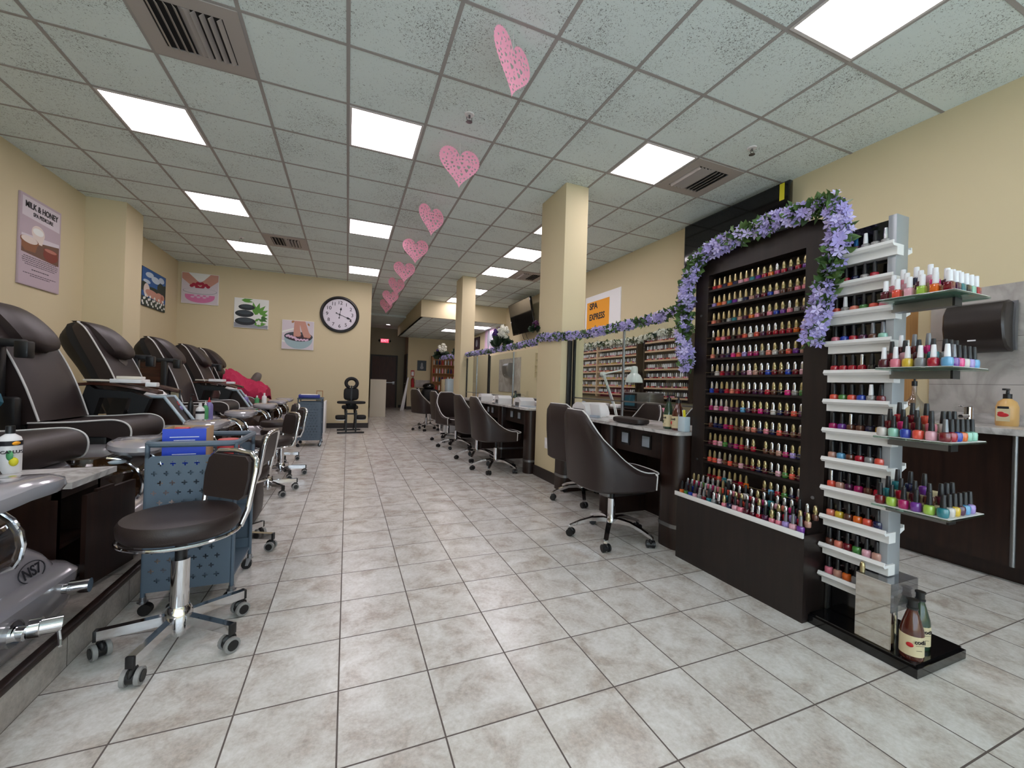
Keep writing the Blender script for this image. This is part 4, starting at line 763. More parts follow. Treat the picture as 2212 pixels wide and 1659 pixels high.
cap_tall=shared(B('black_cap').lathe([(.001,.0345),(.0092,.0345),(.0088,.045),(.0068,.078),(.006,.081),(.001,.0815)],n=14),'cap')
body_slim=shared(B('polish cherry red').lathe([(.001,0),(.0125,0),(.0145,.003),(.0145,.022),(.0125,.027),(.007,.029),(.001,.029)],n=12),'bottle_body')
cap_bullet=shared(B('gold_cap').lathe([(.001,.027),(.0095,.027),(.0098,.05),(.0085,.062),(.0055,.069),(.001,.0715)],n=12),'cap')
b_=B('polish cherry red').b2(-.0145,.0145,-.012,.012,0,.031,.003); b_.lathe([(.007,.031),(.007,.035),(.001,.035)],n=10); body_square=shared(b_,'bottle_body')
cap_square=shared(B('white_cap').lathe([(.001,.033),(.0095,.033),(.009,.036),(.0085,.073),(.0075,.0745),(.001,.0745)],n=14),'cap')
lab_me=shared(B('gold_cap').lathe([(.0098,.038),(.0099,.046)],n=12),'cap_label')
POL=[]   # every bottle: position, colour, kinds, place words, group
def pol(p,col,kind,cap,place,group,rz=0): POL.append((Vector(p),col,kind,cap,place,group,rz))
cols=list(PAL)
def pick(w): return rnd.choice(w)
REDS=['cherry red','deep red','wine','coral','rose pink','pale pink','nude','brown','plum','cherry red','deep red','magenta','salmon','clear white']
MIX=REDS*2+['wine','plum','wine','black','navy','brown','navy','teal','purple','orange','sky blue','black','grey','hot pink','silver glitter','lavender','royal blue','green']
# dark rack
t=thing('polish_rack','tall dark polish rack full of small bottles, wrapped in a lilac garland','rack',(2.15,0,0))
mat('cap_print','9b8a52',.5)
RX=-.03; Y0,Y1=1.238,2.045; IY0,IY1=1.35,1.945; ZT=1.93; ZI=1.80
pts=[(Y0,.40)]+[(Y1,.40)]+[(Y1-.09+.09*cos(R(9*k)),ZT-.09+.09*sin(R(9*k))) for k in range(11)]+[(Y0+.09-.09*cos(R(9*(10-k))),ZT-.09+.09*sin(R(9*(10-k)))) for k in range(11)]
B('rack_black').prism(pts,.06,.075,'X').put('back_panel',t)
B('rack_black').b2(RX,.06,Y0,IY0,.0,ZI+.001).put('side_stile',t); B('rack_black').b2(RX,.06,IY1,Y1,.0,ZI+.001).put('side_stile',t)
hp=[(Y0,ZI),(Y1,ZI)]+[(Y1-.09+.09*cos(R(9*k)),ZT-.09+.09*sin(R(9*k))) for k in range(11)]+[(Y0+.09-.09*cos(R(9*(10-k))),ZT-.09+.09*sin(R(9*(10-k)))) for k in range(11)]
B('rack_black').prism(hp,RX,.06,'X').put('header_board',t)
for y,z in ((1.285,1.40),(1.285,.56),(1.995,1.55),(1.995,.62)): B('steel').cyl((RX-.004,y,z),(RX,y,z),.008).put('screw',t)
SZ0=1.705; DZS=.1085
for k in range(12):
    z=SZ0-DZS*k
    B('rack_black').b2(RX+.004,.06,IY0,IY1,z-.012,z).put('shelf',t)
    B('gold_cap').cyl((RX-.002,IY0,z+.018),(RX-.002,IY1,z+.018),.0015,n=6).put('wire_rail',t)
SN=['top']+[ORD[i] for i in range(1,11)]+['bottom']
for k in range(12):
    n=16; z=SZ0-DZS*k+.0004
    for j in range(n):
        if k>=9 and rnd.random()<.07: continue
        y=IY1-.02-(IY1-IY0-.04)*j/(n-1); cap='gold_cap' if (k<3 and rnd.random()<.8) or rnd.random()<.25 else 'silver_cap'
        if k>=6 and rnd.random()<.35: cap='gold_cap'
        pol((2.15+.002,y,z),pick(MIX),'slim',cap,(j,'from the left, %s shelf of dark rack'%SN[k]),'polishes in the tall dark rack')
# base cabinet with stepped display
t=thing('rack_base','low black base cabinet with a stepped top under the polish rack','cabinet',(0,0,0))
B('rack_black').b2(1.985,2.119,1.235,2.02,0,.405).b2(2.212,2.27,1.24,2.02,0,.40).put('body',t); B('lip_white').b2(1.972,1.984,1.235,2.03,.392,.418,.002).put('front_lip',t)
B('rack_black').b2(2.025,2.119,1.25,2.02,.405,.432).put('step',t); B('rack_black').b2(2.066,2.119,1.25,2.02,.432,.462).put('step',t)
for r_,(x,z,n) in enumerate([(2.004,.4055,22),(2.046,.4325,22),(2.090,.4625,21)]):
    for j in range(n):
        y=2.0-.735*j/(n-1)-.006*r_
        k3='slim' if rnd.random()<(.6 if r_==0 else .85) else 'round'
        cap='black_cap' if k3=='round' else pick(['silver_cap','gold_cap','silver_cap'])
        if r_==0 and j>=n-3: k3='round'; cap='grey_cap'
        colr={19:'lavender',20:'pale pink',21:'purple'}.get(j) if r_==0 and j>=19 else pick(MIX)
        pol((x,y,z),colr,k3,cap,(j,'from the left, %s step of rack base'%['front','middle','back'][r_]),'polishes on the stepped rack base')
# white tower
t=thing('display_tower','tall black and grey tower with twelve narrow white polish shelves','display tower',(2.16,0,0))
B('black_gloss').b2(.0,.03,1.02,1.234,.05,1.83).put('back_panel',t); B('column_grey').b2(-.04,.05,.985,1.015,.045,1.835,.002).put('side_column',t); B('dull_metal').b2(-.012,0,1.225,1.235,.045,1.7).put('edge_strip',t)
B('black_gloss').prism([(-.135,.84),(.225,.84),(.225,1.234),(-.135,1.234)],0,.035,'Z').prism([(-.125,.85),(.215,.85),(.215,1.232),(-.125,1.232)],.035,.045,'Z').put('base_plate',t)
TZ=[1.705-.1345*k for k in range(12)]
for k,z in enumerate(TZ):
    B('lip_white').prism([(-.085,z-.002),(-.078,z+.012),(-.072,z+.012),(-.072,z),(-.002,z),(-.002,z-.045),(-.05,z-.045),(-.05,z-.012),(-.075,z-.012)],.977,1.23,'Y').put('white_shelf',t)
    if k not in (10,): B('lip_white').prism([(.032,z),(.105,z),(.105,z+.012),(.112,z+.012),(.115,z-.01),(.07,z-.03),(.032,z-.03)],1.0,1.2,'Y').put('rear_shelf',t)
TC=[['wine','wine','plum','silver glitter','silver glitter','silver glitter'],['deep red','cherry red','navy','silver glitter','cherry red'],['coral','silver glitter','salmon','green','coral','rose pink'],['rose pink','royal blue','cherry red','plum','brown','mint'],['cherry red','cherry red','cherry red','cherry red','black','black'],['coral','green','coral','royal blue','silver glitter','deep red'],['magenta','purple','brown','brown','navy','mustard'],['nude','sky blue','brown','cherry red','grey','coral'],['coral','nude','plum','magenta','brown','cherry red'],['salmon','yellow','brown','orange','coral','navy'],['brown','salmon','deep red','green','pale pink','nude'],['rose pink','nude','orange','grey']]
TP={(0,1):'white_cap',(0,2):'blue_cap',(0,3):'white_cap',(0,5):'silver_cap',(2,1):'white_cap',(3,4):'grey_cap',(3,5):'grey_cap',(4,3):'silver_cap',(5,4):'white_cap',(6,2):'silver_cap',(8,0):'silver_cap'}
for k,row in enumerate(TC):
    for j,cn in enumerate(row):
        pol((2.16-.052+.012,1.205-.0365*j,TZ[k]+.0004),cn,'round',TP.get((k,j),'black_cap'),(j,'from the left, %s shelf of white tower'%(SN[k] if k<11 else 'bottom')),'polishes on the white tower')
# glass shelves
GZ=[1.452,1.178,.905,.632]; GN=['top','second','third','lowest']
GC=[dict(k='square',cap=['white_cap']),dict(k='round',cap=['white_cap','black_cap','grey_cap']),dict(k='round',cap=['black_cap']),dict(k='round',cap=['black_cap'])]
F0=[['wine','coral','pale pink','lime','orange','deep red'],['wine','rose pink','yellow','grey','cherry red','sky blue'],['clear white','mint','royal blue','coral','pale pink','deep red'],['deep red','lime','magenta','purple','lime','teal']]
S0=[['plum','teal','black','mint','cherry red'],['purple','hot pink','clear white','lavender','sky blue'],['cherry red','royal blue','orange','mint','mint'],['clear white','yellow','plum','sky blue','lavender']]
for g,z in enumerate(GZ):
    t=thing('glass_shelf','%s green-edged glass shelf sticking out of the white tower'%GN[g],'glass shelf',(2.11,.87,z),0,'glass shelves of the tower')
    B('green_edge_glass').b2(-.13,.13,-.122,.11,-.008,0,.002).put('glass_plate',t); B('lip_white').b2(-.127,.127,-.12,.108,.0,.0015).put('white_mat',t)
    B('dull_metal').b2(-.02,.03,-.075,.112,-.04,-.009).m('black_plastic').b2(-.021,.031,-.08,-.073,-.041,-.009).put('bracket',t)
    rs=B('label_cream').b2(-.085,.115,-.075,.105,.002,.028).m('label_cream').b2(-.045,.115,-.04,.105,.028,.055).put('riser',t)
    zz=z+.0019; C4=GC[g]
    gn='polishes on the glass shelves'
    for j in range(6):
        cap=C4['cap'][0] if g!=2 or j!=5 else 'grey_cap'
        pol((2.11-.104,.87+.092-.0375*j,zz),F0[g][j],C4['k'],cap,(j,'in the front-left row, %s glass shelf'%GN[g]),gn)
    for j in range(5):
        cap=C4['cap'][0] if g!=1 else ('grey_cap' if j==0 else 'black_cap')
        pol((2.11-.066+.037*j,.87-.0965,zz),S0[g][j],C4['k'],cap,(j,'along the near end, %s glass shelf'%GN[g]),gn)
    for j in range(4):
        pol((2.11-.065,.87+.085-.042*j,z+.0284),pick(MIX),C4['k'],'white_cap' if g==0 else 'black_cap',(j,'on the lower riser, %s glass shelf'%GN[g]),gn)
    for j in range(3):
        pol((2.11-.022+.04*j,.87-.057,z+.0284),pick(MIX),C4['k'],'white_cap' if g==0 else 'black_cap',(j,'along the near end of the riser, %s glass shelf'%GN[g]),gn)
    for j in range(3):
        pol((2.11-.022,.87+.075-.042*j,z+.0554),['rose pink','navy','pale pink'][j] if g==0 else (['wine','deep red','hot pink'][j] if g==1 else (['cherry red','deep red','coral'][j] if g==2 else ['teal','navy','purple'][j])),C4['k'],'white_cap' if g==0 or (g==1 and j==0) else ('grey_cap' if g==1 else 'black_cap'),(j,'on the upper riser, %s glass shelf'%GN[g]),gn)
# the 300 largest in view as things of their own, the rest as one object
eye=Vector((0,0,EYE)); POL.sort(key=lambda q:(q[0]-eye).length)
CN={'black_cap':'black cap','white_cap':'white cap','silver_cap':'silver cap','gold_cap':'gold cap','grey_cap':'grey cap','blue_cap':'blue cap'}
def obm(name,me,m_):
    o=bpy.data.objects.new(name,me); C.objects.link(o); o.material_slots[0].link='OBJECT'; o.material_slots[0].material=M[m_]; return o
for p,col,kind,cap,(j,place),group,rz in POL[:300]:
    t=thing('nail_polish','%s polish, %s, %s %s'%(col,CN[cap],ORD[j],place),'nail polish',p,rz,group)
    bm_,cm={'round':(body_round,cap_tall),'slim':(body_slim,cap_bullet),'square':(body_square,cap_square)}[kind]
    obm('bottle_body',bm_,'polish '+col).parent=t; c=obm('cap',cm,cap); c.parent=t
    if kind=='slim' and cap=='gold_cap' : obm('cap_label',lab_me,'cap_print').parent=c
b=B()
def simple(b,p,col,cap,kind='slim',s=1,n=8):
    b.m('polish '+col); r=.0145*s
    b.lathe([(r*.1,0),(r,.0),(r,.024*s),(r*.45,.029*s)],p,n); b.m(cap)
    q=(.0095*s,.0085*s,.005*s) if kind=='slim' else (.0095*s,.0085*s,.0062*s); h=.07*s if kind=='slim' else .08*s
    b.lathe([(q[0],.027*s),(q[1],h*.8),(q[2],h),(.0005,h)],p,n)
for p,col,kind,cap,_,_,_ in POL[300:]: simple(b,p,col,cap,kind)
for shelves,edges,st_ in ((r1,e1,.042),(r2,e2,.036)):
    for k,(ya,yb,z) in enumerate(shelves):
        pal=MIX if k%3 else REDS
        y=ya+.05
        while y<yb-.05:
            if all(abs(y-e)>.03 for e in edges):
                cc=pick(['yellow','mustard','clear white','rose pink','magenta'] if (ya>4.9 and k in (1,2,4)) else REDS)
                for xx in (WR-.09,WR-.055): simple(b,(xx,y,z+.0005),cc,pick(['white_cap','silver_cap','white_cap','grey_cap']),'slim',1.15,6)
            y+=st_
o=b.put('nail_polishes'); tag(o,'remaining small polish bottles on the far columns of the rack and the wall racks','nail polishes',None,'stuff')
# acrylic box and two shampoo bottles on the tower's base plate
t=thing('acrylic_box','clear smoked acrylic box with mirrored front on the tower base','box',(2.13,.98,.046))
B('mirror').b2(-.088,-.085,-.045,.075,0,.265).put('mirror_front',t)
b=B('acrylic'); b.b2(-.085,.10,-.048,-.045,.15,.265).b2(-.085,.10,.075,.078,0,.265).b2(.10,.103,-.048,.078,.12,.265).b2(-.085,.10,-.045,.075,.262,.265).b2(-.085,.10,-.045,.075,.17,.173); b.put('box_body',t)
B('mirror').b2(-.085,-.05,-.048,-.045,0,.15).put('mirror_side',t)
o=obm('nail_polish',cap_bullet,'gold_cap'); o.location=(2.065,1.045,.312-.027); tag(o,'small gold-capped polish standing alone on the clear acrylic box','nail polish')
def codi(label,x,y,r,h,m_,rz):
    t=thing('shampoo_bottle',label,'bottle',(x,y,.0455),rz,'shampoo bottles on the tower base')
    B(m_).lathe([(.001,0),(r*.93,0),(r,.008),(r,h*.46),(r*.93,h*.53),(r*.55,h*.75),(r*.42,h*.82),(r*.42,h*.86),(.001,h*.86)],n=30).put('bottle_body',t)
    l=B('label_cream').lathe([(r+.0006,h*.08),(r+.0006,h*.42)],n=30).put('label',t)
    B('black_plastic').lathe([(.001,h*.84),(r*.5,h*.84),(r*.5,h*.87),(r*.42,h*.875),(r*.42,h*.97),(r*.52,h*.975),(r*.52,h),(.001,h)],n=24).put('cap',t)
    text('codi',r*.62,'ink',l,(0,-(r+.0018),h*.34),(R(90),0,0),bold=.0003)
    pr=B('ink'); pr.b2(-.014,.016,-(r+.0014),-(r+.0007),h*.275,h*.279).b2(-.012,.008,-(r+.0014),-(r+.0007),h*.19,h*.195).m('red_paint' if m_=='amber' else 'leaf').at((-r*.75,-r*.72,h*.27),R(-46)).sph((0,0,0),(.011,.003,.009),12,8); pr.put('print',l)
codi('amber-brown shampoo bottle with cream label and red fruit print on the tower base',2.085,.885,.036,.225,'amber',R(-28))
codi('green shampoo bottle with cream label behind the brown one on the tower base',2.20,.91,.033,.225,'green_glass',R(-28))
# ---------------------------------------------------------------- garlands
def leafgeo(b,c,d,l,w,m_):
    b.m(m_); d=d.normalized(); s_=d.cross(Vector((rnd.uniform(-1,1),rnd.uniform(-1,1),rnd.uniform(-.3,1)))).normalized(); n_=d.cross(s_)*.18*l
    pts=[c,c+d*l*.3+s_*w*.5+n_*.5,c+d*l*.65+s_*w*.45+n_,c+d*l,c+d*l*.65-s_*w*.45+n_,c+d*l*.3-s_*w*.5+n_*.5]; mid=c+d*l*.5
    b._new(pts+[mid],[(0,1,6),(1,2,6),(2,3,6),(3,4,6),(4,5,6),(5,0,6)])
def flower(b,c,nrm,r,m_,k=5):
    b.m(m_); nrm=nrm.normalized(); u=nrm.orthogonal().normalized(); v=nrm.cross(u); a0=rnd.uniform(0,6)
    for q in range(k):
        a=a0+2*PI*q/k; d=u*cos(a)+v*sin(a); s_=u*-sin(a)+v*cos(a)
        b._new([c,c+d*r*.55+s_*r*.30+nrm*r*.12,c+d*r+nrm*r*.30,c+d*r*.55-s_*r*.30+nrm*r*.12],[(0,1,2,3)])
def rdir(): 
    while 1:
        v=Vector((rnd.uniform(-1,1),rnd.uniform(-1,1),rnd.uniform(-1,1)))
        if .1<v.length<1: return v.normalized()
def garland(name,label,path,rad,dens,fm,lm,fs=.024,ls=.045,patch=True):
    t=thing(name,label,'garland',path[0],0); o0=Vector(path[0])
    L_=B(lm[0]); F=B(fm[0]); acc=0
    for p,q in zip(path,path[1:]):
        p=Vector(p)-o0;q=Vector(q)-o0; ln=(q-p).length; n=max(1,int(ln*dens))
        for k in range(n):
            u=(k+rnd.random())/n; c=p.lerp(q,u); acc=(acc+ln/n)
            w_=.5+.5*sin(acc*16) if patch else .6
            for _ in range(3): 
                d=rdir(); leafgeo(L_,c+d*rad*rnd.uniform(.0,.5),d+Vector((0,0,.2)),ls*rnd.uniform(.6,1.2),ls*.62,pick(lm)) if rnd.random()<(1.0-w_*.6) else None
            for _ in range(4):
                if rnd.random()<w_+.12: d=rdir(); flower(F,c+d*rad*rnd.uniform(.45,1.05),d+Vector((-.5,-.3,.1)),fs*rnd.uniform(.75,1.2),pick(fm))
    L_.put('leaves',t); F.put('blossoms',t); B('leaf_dark').tube([Vector(p)-o0 for p in path],.004,5).put('vine',t); return t
garland('flower_garland','long lilac flower garland running along the top of the glass screens',[(2.245,8.45,1.66),(2.245,7.6,1.65),(2.24,6.6,1.635),(2.235,5.6,1.63),(2.22,4.7,1.625),(2.085,4.3,1.63),(2.08,3.85,1.60),(2.2,3.6,1.60),(2.24,3.1,1.61),(2.235,2.6,1.62),(2.2,2.25,1.64),(2.12,2.07,1.655)],.042,150,['flower_lilac','flower_lilac2','flower_lilac'],['leaf','leaf2'])
garland('flower_garland','bushy lilac garland draped over the top and sides of the dark rack',[(2.07,2.06,1.22),(2.07,2.09,1.40),(2.07,2.09,1.60),(2.07,2.075,1.78),(2.07,1.97,1.93),(2.07,1.72,1.965),(2.07,1.46,1.975),(2.07,1.20,1.96),(2.06,1.165,1.80),(2.055,1.205,1.62),(2.055,1.235,1.45),(2.05,1.27,1.33)],.046,240,['flower_lilac','flower_lilac2','flower_lilac'],['leaf','leaf2'],.027,.055)
garland('flower_garland','white flower and green leaf garland on top of the wall racks',[(WR-.09,6.95,1.80),(WR-.09,6.0,1.82),(WR-.1,5.0,1.80),(WR-.09,4.5,1.86),(WR-.09,3.95,1.85)],.05,90,['flower_white'],['leaf','leaf_dark'],.03,.06)
garland('flower_garland','far lilac garland on the screen beyond the far pillar',[(2.25,8.6,1.66),(2.25,9.6,1.70),(2.25,10.6,1.72)],.05,60,['flower_lilac','flower_lilac2'],['leaf'],.035,.05)
def bouquet(label,x,y,z,s,kinds):
    t=thing('bouquet',label,'bouquet',(x,y,z)); L_=B('leaf_dark')
    for _ in range(40): d=rdir(); d.z=abs(d.z)*.5; leafgeo(L_,d*.03*s,d,.11*s,.08*s,'leaf_dark')
    L_.put('leaves',t)
    for m_,cx,cz,n in kinds:
        F=B(m_)
        for _ in range(n): 
            d=rdir(); c=Vector((d.x*.045*s,cx*s+d.y*.06*s,cz*s+d.z*.055*s)); F.m(m_).sph(c,(.02*s,.02*s,.02*s),6,4)
            for _ in range(3): flower(F,c+rdir()*.008,rdir(),.026*s,m_)
        F.put('white_blooms' if m_=='flower_white' else 'purple_blooms',t)
bouquet('purple and white flower bouquet standing on the garland before the far pillar',2.25,6.05,1.70,1.5,[('flower_purple',.12,.12,26),('flower_white',-.04,.13,26)])
bouquet('small plum flower bunch at the left edge of the near pillar',2.09,4.46,1.73,.75,[('flower_plum',0,.09,22)])
bouquet('far purple and white bouquet at the left end of the garlands',2.25,10.5,1.74,1.8,[('flower_purple',.10,.06,26),('flower_white',-.06,.12,24)])
bouquet('far plum flower bunch beside the far pillar',2.25,8.75,1.74,1.2,[('flower_plum',0,.08,20)])
# ---------------------------------------------------------------- paper hearts
def heart_outline(n,s,sc_=0,seg=1):
    P=[]
    for k in range(n):
        a=2*PI*k/n; x=16*sin(a)**3; y=13*cos(a)-5*cos(2*a)-2*cos(3*a)-cos(4*a); P.append(Vector((x/34*s,(y+2.5)/32*s,0)))
    if sc_:
        Q=[]
        for k in range(n):
            d=(P[(k+1)%n]-P[k-1]); nn=Vector((d.y,-d.x,0)).normalized(); Q.append(P[k]+nn*(-sc_ if k%2 else sc_)*-1)
        P=Q
    return P
def heart_mesh():
    from mathutils.geometry import tessellate_polygon
    P=heart_outline(120,.40); out=[]
    for k in range(120):
        d=P[(k+1)%120]-P[k-1]; nn=Vector((d.y,-d.x,0)).normalized(); out.append(P[k]-nn*(.0028*(1 if k%2 else -1) if abs(P[k].x)>.03 else 0))
    r2=random.Random(3); holes=[]; done=[]
    def inside(x,y,H):
        c=False; j=len(H)-1
        for i in range(len(H)):
            if (H[i].y>y)!=(H[j].y>y) and x<(H[j].x-H[i].x)*(y-H[i].y)/(H[j].y-H[i].y)+H[i].x: c=not c
            j=i
        return c
    lim=heart_outline(80,.375)
    def add(x,y,pts,rr):
        if any((x-a)**2+(y-b)**2<(rr+e+.005)**2 for a,b,e in done): return
        if not all(inside(p[0],p[1],lim) for p in pts): return
        done.append((x,y,rr)); holes.append([Vector((p[0],p[1],0)) for p in pts])
    inner=heart_outline(60,.335)
    for k in range(2,60,3): p=inner[k]; add(p.x,p.y,[p+q for q in heart_outline(9,.019)],.0095)
    for _ in range(1500):
        x,y=r2.uniform(-.15,.15),r2.uniform(-.17,.13); rr=r2.choice([.010,.014,.019]); ty=r2.random()
        if ty<.6: pts=[Vector((x,y,0))+q for q in heart_outline(12,rr*2)]
        elif ty<.8: a0=r2.uniform(0,6); pts=[Vector((x+rr*cos(a0+R(20*k)),y+rr*sin(a0+R(20*k)),0)) for k in range(11)]+[Vector((x+rr*.66*cos(a0+R(20*k)),y+rr*.66*sin(a0+R(20*k)),0)) for k in range(10,-1,-1)]
        else: pts=[Vector((x,y+rr,0)),Vector((x+rr*.45,y,0)),Vector((x,y-rr,0)),Vector((x-rr*.3,y,0))]
        add(x,y,pts,rr)
        if len(done)>66: break
    L_=[out]+holes; V=[v for l in L_ for v in l]; tri=tessellate_polygon(L_)
    me=bpy.data.meshes.new('heart_cutout'); me.from_pydata([(v.x,0,v.y) for v in V],[],[tuple(t) for t in tri]); me.materials.append(M['pink']); return me
hm=heart_mesh()
HT=[(2.34,42),(3.62,12),(4.95,38),(6.2,8),(7.48,14),(8.72,36),(10.0,18),(11.15,40)]
for k,(y,rz) in enumerate(HT):
    t=thing('paper_heart','%s pink cut-out paper heart %s'%(['nearest and largest','second','third','fourth','fifth','sixth','seventh','farthest'][k],'counted from the camera, hanging from the ceiling' if k not in (0,7) else 'hanging in the row under the ceiling'),'paper heart',(.885,y,CZ-.02),R(rz-10),'pink paper hearts hanging in a row')
    o=bpy.data.objects.new('heart_cutout',hm); C.objects.link(o); o.parent=t; o.location=(0,0,-.22)
    B('white').cyl((0,0,-.10),(0,0,.017),.0012,n=5).put('string',t)
# ---------------------------------------------------------------- pictures on the walls
def el(cx,cy,rx,ry,rot=0,n=22,a0=0,a1=360):
    o=[]
    for k in range(n if a1-a0>=360 else n+1):
        a=R(a0+(a1-a0)*k/n); x,y=rx*cos(a),ry*sin(a); o.append((cx+x*cos(R(rot))-y*sin(R(rot)),cy+x*sin(R(rot))+y*cos(R(rot))))
    return o
def lf(cx,cy,l,w_,rot): return [(cx+u*l*cos(R(rot))-v*w_*sin(R(rot)),cy+u*l*sin(R(rot))+v*w_*cos(R(rot))) for u,v in ((0,0),(.3,.5),(.6,.45),(1,0),(.6,-.45),(.3,-.5))]
def picture(name,label,cat,loc,rz,w_,h_,base,layers,edge='white',depth=.03,group='pictures on the walls'):
    t=thing(name,label,cat,loc,rz,group); B(edge).b2(-w_/2,w_/2,-depth,0,-h_/2,h_/2,.002).put('panel',t)
    b=B(base); b._new([(x*w_,-depth-.0006,z*h_) for x,z in ((-.49,-.49),(.49,-.49),(.49,.49),(-.49,.49))],[(0,1,2,3)]); d=depth+.0009
    for m_,polys in layers:
        b.m(m_)
        for P in polys:
            P=[(max(.012,min(.988,x)),max(.012,min(.988,y))) for x,y in P]
            b._new([((x-.5)*w_,-d,(y-.5)*h_) for x,y in P],[tuple(range(len(P)))]); d+=.00002
        d+=.0002
    b.put('print',t); return t
for n,c in dict(a_stone='22292e',a_stone2='3a454b',a_green='5e9a3a',a_dgreen='3a6b2a',a_white='e9ebe6',a_skin='c99482',a_skin2='b3705f',a_petal='a8243e',a_pinkw='d67aa8',a_sky='2d5f9e',a_cloud='c3d3e2',a_tree='2a3a30',a_bowl='9db6bb',a_bloss='d9b9d0',a_dark='3a2530',a_honey='7b3020',a_wood='6b4a38',a_mauve='bba9b2',a_lmauve='d5ccd2',a_cup='e0d2c8',a_grey='90949a').items(): mat(n,c,.6)
picture('canvas_print','canvas of black stacked stones with green bamboo leaves and white flower','picture',(-1.85,CWY,2.355),0,.6,.6,'a_white',[('a_grey',[[(.0,.0),(1,.0),(1,.12),(0,.18)]]),('a_green',[lf(.62,.45,.45,.13,a) for a in (75,50,25,5,100)]+[lf(.6,.12,.35,.14,a) for a in (10,35,60)]+[lf(.2,.93,.35,.1,a) for a in (-8,10)]),('a_dgreen',[lf(.7,.38,.3,.12,a) for a in (-5,-25)]),('a_stone',[el(.33,.22,.30,.13),el(.30,.48,.27,.12),el(.36,.70,.24,.10)]),('a_stone2',[el(.33,.255,.22,.07),el(.30,.515,.2,.065),el(.36,.73,.17,.05)]),('a_white',[lf(.72,.42,.12,.08,a) for a in (18,90,162,234,306)]+[lf(.72,.2,.10,.07,a) for a in (18,90,162,234,306)])])
picture('canvas_print','canvas of two hands holding rose petals over a pink bowl of water','picture',(-2.72,CWY,2.755),0,.6,.6,'a_lmauve',[('a_white',[[(.2,.75),(.75,.75),(.75,1),(.2,1)]]),('a_skin',[[(0,1),(.18,1),(.45,.72),(.62,.6),(.3,.55),(0,.8)],[(1,1),(.78,1),(.6,.78),(.4,.62),(.75,.56),(1,.78)]]),('a_petal',[el(.27+.055*k,.66-.02*abs(k-4)+.03*(k%2),.055,.05) for k in range(9)]+[el(.42,.55,.06,.05),el(.5,.52,.06,.05),el(.57,.56,.05,.04)]),('a_grey',[el(.5,.42,.46,.10)]),('a_lmauve',[el(.5,.425,.445,.09)]),('a_pinkw',[el(.5,.24,.40,.20,0,22,180,360)+[(.9,.3),(.1,.3)]]),('a_bloss',[el(.3+.08*k,.22+.05*(k%2),.05,.03) for k in range(6)])])
picture('canvas_print','canvas of feet over a pale blue bowl of blossoms, beside the clock','picture',(-.995,CWY,1.98),0,.6,.61,'a_lmauve',[('a_white',[[(0,.55),(.4,.7),(.4,.75),(0,.62)],[(.0,.25),(.3,.2),(.3,.24),(0,.3)]]),('a_bowl',[el(.52,.36,.44,.34,0,24,180,360)+[(.96,.45),(.08,.45)]]),('a_stone2',[el(.52,.45,.45,.16)]),('a_dark',[el(.55,.40,.38,.12)]),('a_bloss',[el(.16+.045*k,.45-.012*k+.03*(k%2),.045,.035) for k in range(7)]+[el(.45+.05*k,.33+.02*(k%2),.04,.03) for k in range(8)]),('a_skin',[[(.38,1),(.55,1),(.56,.7),(.6,.5),(.52,.44),(.36,.45),(.36,.6)],[(.52,1),(.72,1),(.84,.62),(.92,.48),(.84,.40),(.68,.45),(.62,.62)]]),('a_skin2',[el(.39+.045*k,.455,.014,.018) for k in range(5)]+[el(.70+.045*k,.43,.014,.018) for k in range(5)]),('oak',[lf(.3,.9,.15,.08,60),lf(.8,.93,.12,.06,-60)])])
picture('framed_photo','photo of a reclining woman under a blue sky among white flowers, on the left wall','picture',(WL,8.65,2.47),R(90),.92,.62,'a_sky',[('a_cloud',[el(.3,.85,.16,.07,10),el(.55,.78,.18,.09),el(.8,.85,.12,.08),el(.2,.65,.14,.05)]),('a_tree',[el(.1,.5,.2,.12),el(.5,.46,.3,.1),el(.78,.6,.16,.16),el(.95,.55,.12,.2)]),('a_cup',[el(.2,.42,.12,.18)]),('a_skin',[el(.45,.36,.30,.11,-6),el(.72,.36,.16,.12),el(.85,.38,.09,.09),lf(.5,.3,.45,.12,-12)]),('a_skin2',[el(.83,.37,.05,.06)]),('a_tree',[[(0,0),(1,0),(1,.22),(0,.25)]]),('a_white',[el(.04+.06*k,.10+.09*((k*7)%3),.035,.035) for k in range(16)]+[el(.07+.065*k,.05+.08*((k*5)%3),.03,.03) for k in range(14)])],'black_plastic',.025)
t=picture('poster','tall mauve spa poster with a milk and honey picture on the left wall','poster',(WL,5.925,2.39),R(90),.62,.92,'a_mauve',[('a_lmauve',[[(.04,.36),(.96,.36),(.96,.97),(.04,.97)]]),('a_mauve',[[(.04,.56),(.96,.6),(.96,.74),(.04,.76)]]),('a_wood',[[(.04,.36),(.96,.33),(.96,.56),(.5,.52),(.04,.5)]]),('a_cup',[el(.42,.62,.16,.085,0)+[],[(.27,.62),(.57,.62),(.52,.5),(.32,.5)]]),('a_white',[el(.42,.635,.13,.04)]),('brown_art',[[(.04,.5),(.42,.5),(.36,.39),(.12,.38),(.04,.42)],el(.22,.5,.22,.05)]),('a_cup',[el(.22,.51,.19,.04)]),('a_honey',[el(.74,.42,.19,.075),el(.74,.47,.19,.03)]),('a_skin2',[el(.74,.475,.16,.02)])],'a_mauve',.02)
text('MILK & HONEY',.085,'ink',t,(0,-.0225,.36),(R(90),0,0),bold=.0022,sx=.86); text('SPA PEDICURE',.055,'ink',t,(.02,-.0225,.285),(R(90),0,0),bold=.001,sx=.86)
b=B('ink')
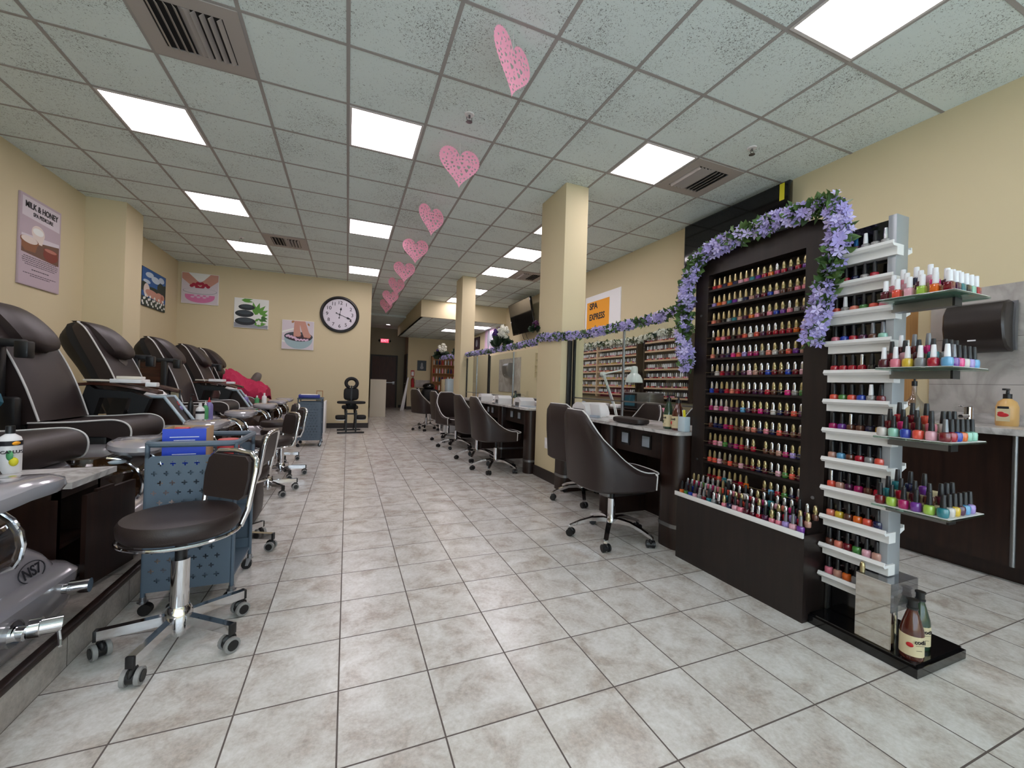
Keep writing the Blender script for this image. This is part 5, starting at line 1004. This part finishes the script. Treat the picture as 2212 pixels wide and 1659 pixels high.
for k,(y,w_) in enumerate([(-.165,.50),(-.185,.54),(-.205,.54),(-.225,.52),(-.245,.46),(-.29,.26),(-.335,.5),(-.355,.3)]): 
    x=-w_/2
    while x<w_/2:
        l=rnd.uniform(.012,.04); b.b2(x,min(x+l,w_/2),-.0216,-.0209,y,y+.006+.002*(k==5)); x+=l+.008
b.put('small_print',t)
# sign on the right wall
t=thing('wall_sign','orange sign with dark lettering on a white board on the right wall','sign',(WR,6.1,2.45),R(-90)); B('white').b2(-.55,.52,-.012,0,-.42,.30).put('board',t)
o=B('orange_sign').b2(-.49,.21,-.016,-.0125,-.40,.19).put('orange_sheet',t); text('SPA',.155,'ink',o,(-.40,-.0185,.10),(R(90),0,0),align='LEFT',bold=.0045,sx=1); text('EXPRESS',.155,'ink',o,(-.40,-.0185,-.10),(R(90),0,0),align='LEFT',bold=.0045,sx=.84)
# clock
t=thing('wall_clock','large round wall clock with a black rim on the back wall','clock',(-.195,CWY,2.49)); 
b=B('black_plastic'); rg=[]
pr=[(.395,0),(.40,-.02),(.385,-.045),(.36,-.05),(.345,-.035),(.335,-.02),(.335,0)]
b.loft([[(r*cos(a),y,r*sin(a)) for a in [2*PI*k/56 for k in range(56)]] for r,y in pr],False); b.put('rim',t)
mat('clock_face','d9d3dc',.5); B('clock_face').cyl((0,0,0),(0,-.018,0),.338,n=48).put('face',t)
for k in range(1,13): a=R(90-30*k); text(str(k),.105,'ink',t,(.255*cos(a),-.0192,.255*sin(a)),(R(90),0,0),'numeral',bold=.0005)
b=B('ink')
for k in range(60): a=R(6*k); w_=.004 if k%5==0 else .0015; b.box((.318*cos(a),-.0188,.318*sin(a)),(.014,.0012,w_*2),rot=(0,-a,0))
b.put('minute_track',t)
def hand(a,l,w_,n):
    a=R(a); d=Vector((sin(a),0,cos(a))); s_=Vector((cos(a),0,-sin(a))); b=B('ink'); y=Vector((0,-.023 if l<.2 else -.026,0))
    P=[-d*.07+s_*w_*.4,-d*.07-s_*w_*.4,d*l*.55-s_*w_*.4,d*l*.68-s_*w_*1.8,d*l,d*l*.68+s_*w_*1.8,d*l*.55+s_*w_*.4]
    b.loft([[p+y for p in P],[p+y+Vector((0,-.0015,0)) for p in P]]).cyl(-d*.075+y,-d*.075+y+Vector((0,-.0015,0)),.014).put(n,t)
hand(9,.165,.012,'hour_hand'); hand(112,.26,.012,'minute_hand'); B('ink').cyl((0,-.018,0),(0,-.03,0),.016).put('hub',t)
# small pictures beyond
picture('framed_picture','small dark framed picture on the far wall above the marble panel','picture',(2.70,FWY,1.72),0,.35,.40,'a_stone2',[('a_grey',[el(.5,.55,.12,.25),el(.5,.3,.2,.15)])],'black_plastic',.02)
picture('framed_picture','dark framed picture on the right wall beyond the far pillar','picture',(WR,13.6,2.48),R(-90),.6,.42,'a_dark',[('a_grey',[el(.5,.5,.2,.3)])],'black_plastic',.03)
picture('framed_picture','tall pale framed picture on the right wall behind the purple and white bouquet','picture',(WR,12.2,2.5),R(-90),1.0,.75,'a_bloss',[('a_grey',[el(.4,.5,.15,.4),el(.65,.45,.12,.35)])],'white',.03)
t=thing('light_switch','pale switch plate low on the side of the near pillar','switch',(2.1095,4.12,.42)); B('white_plastic').b2(-.006,0,-.035,.035,-.06,.06,.002).put('plate',t); B('white').b2(-.009,-.006,-.01,.01,-.02,.02).put('rocker',t)
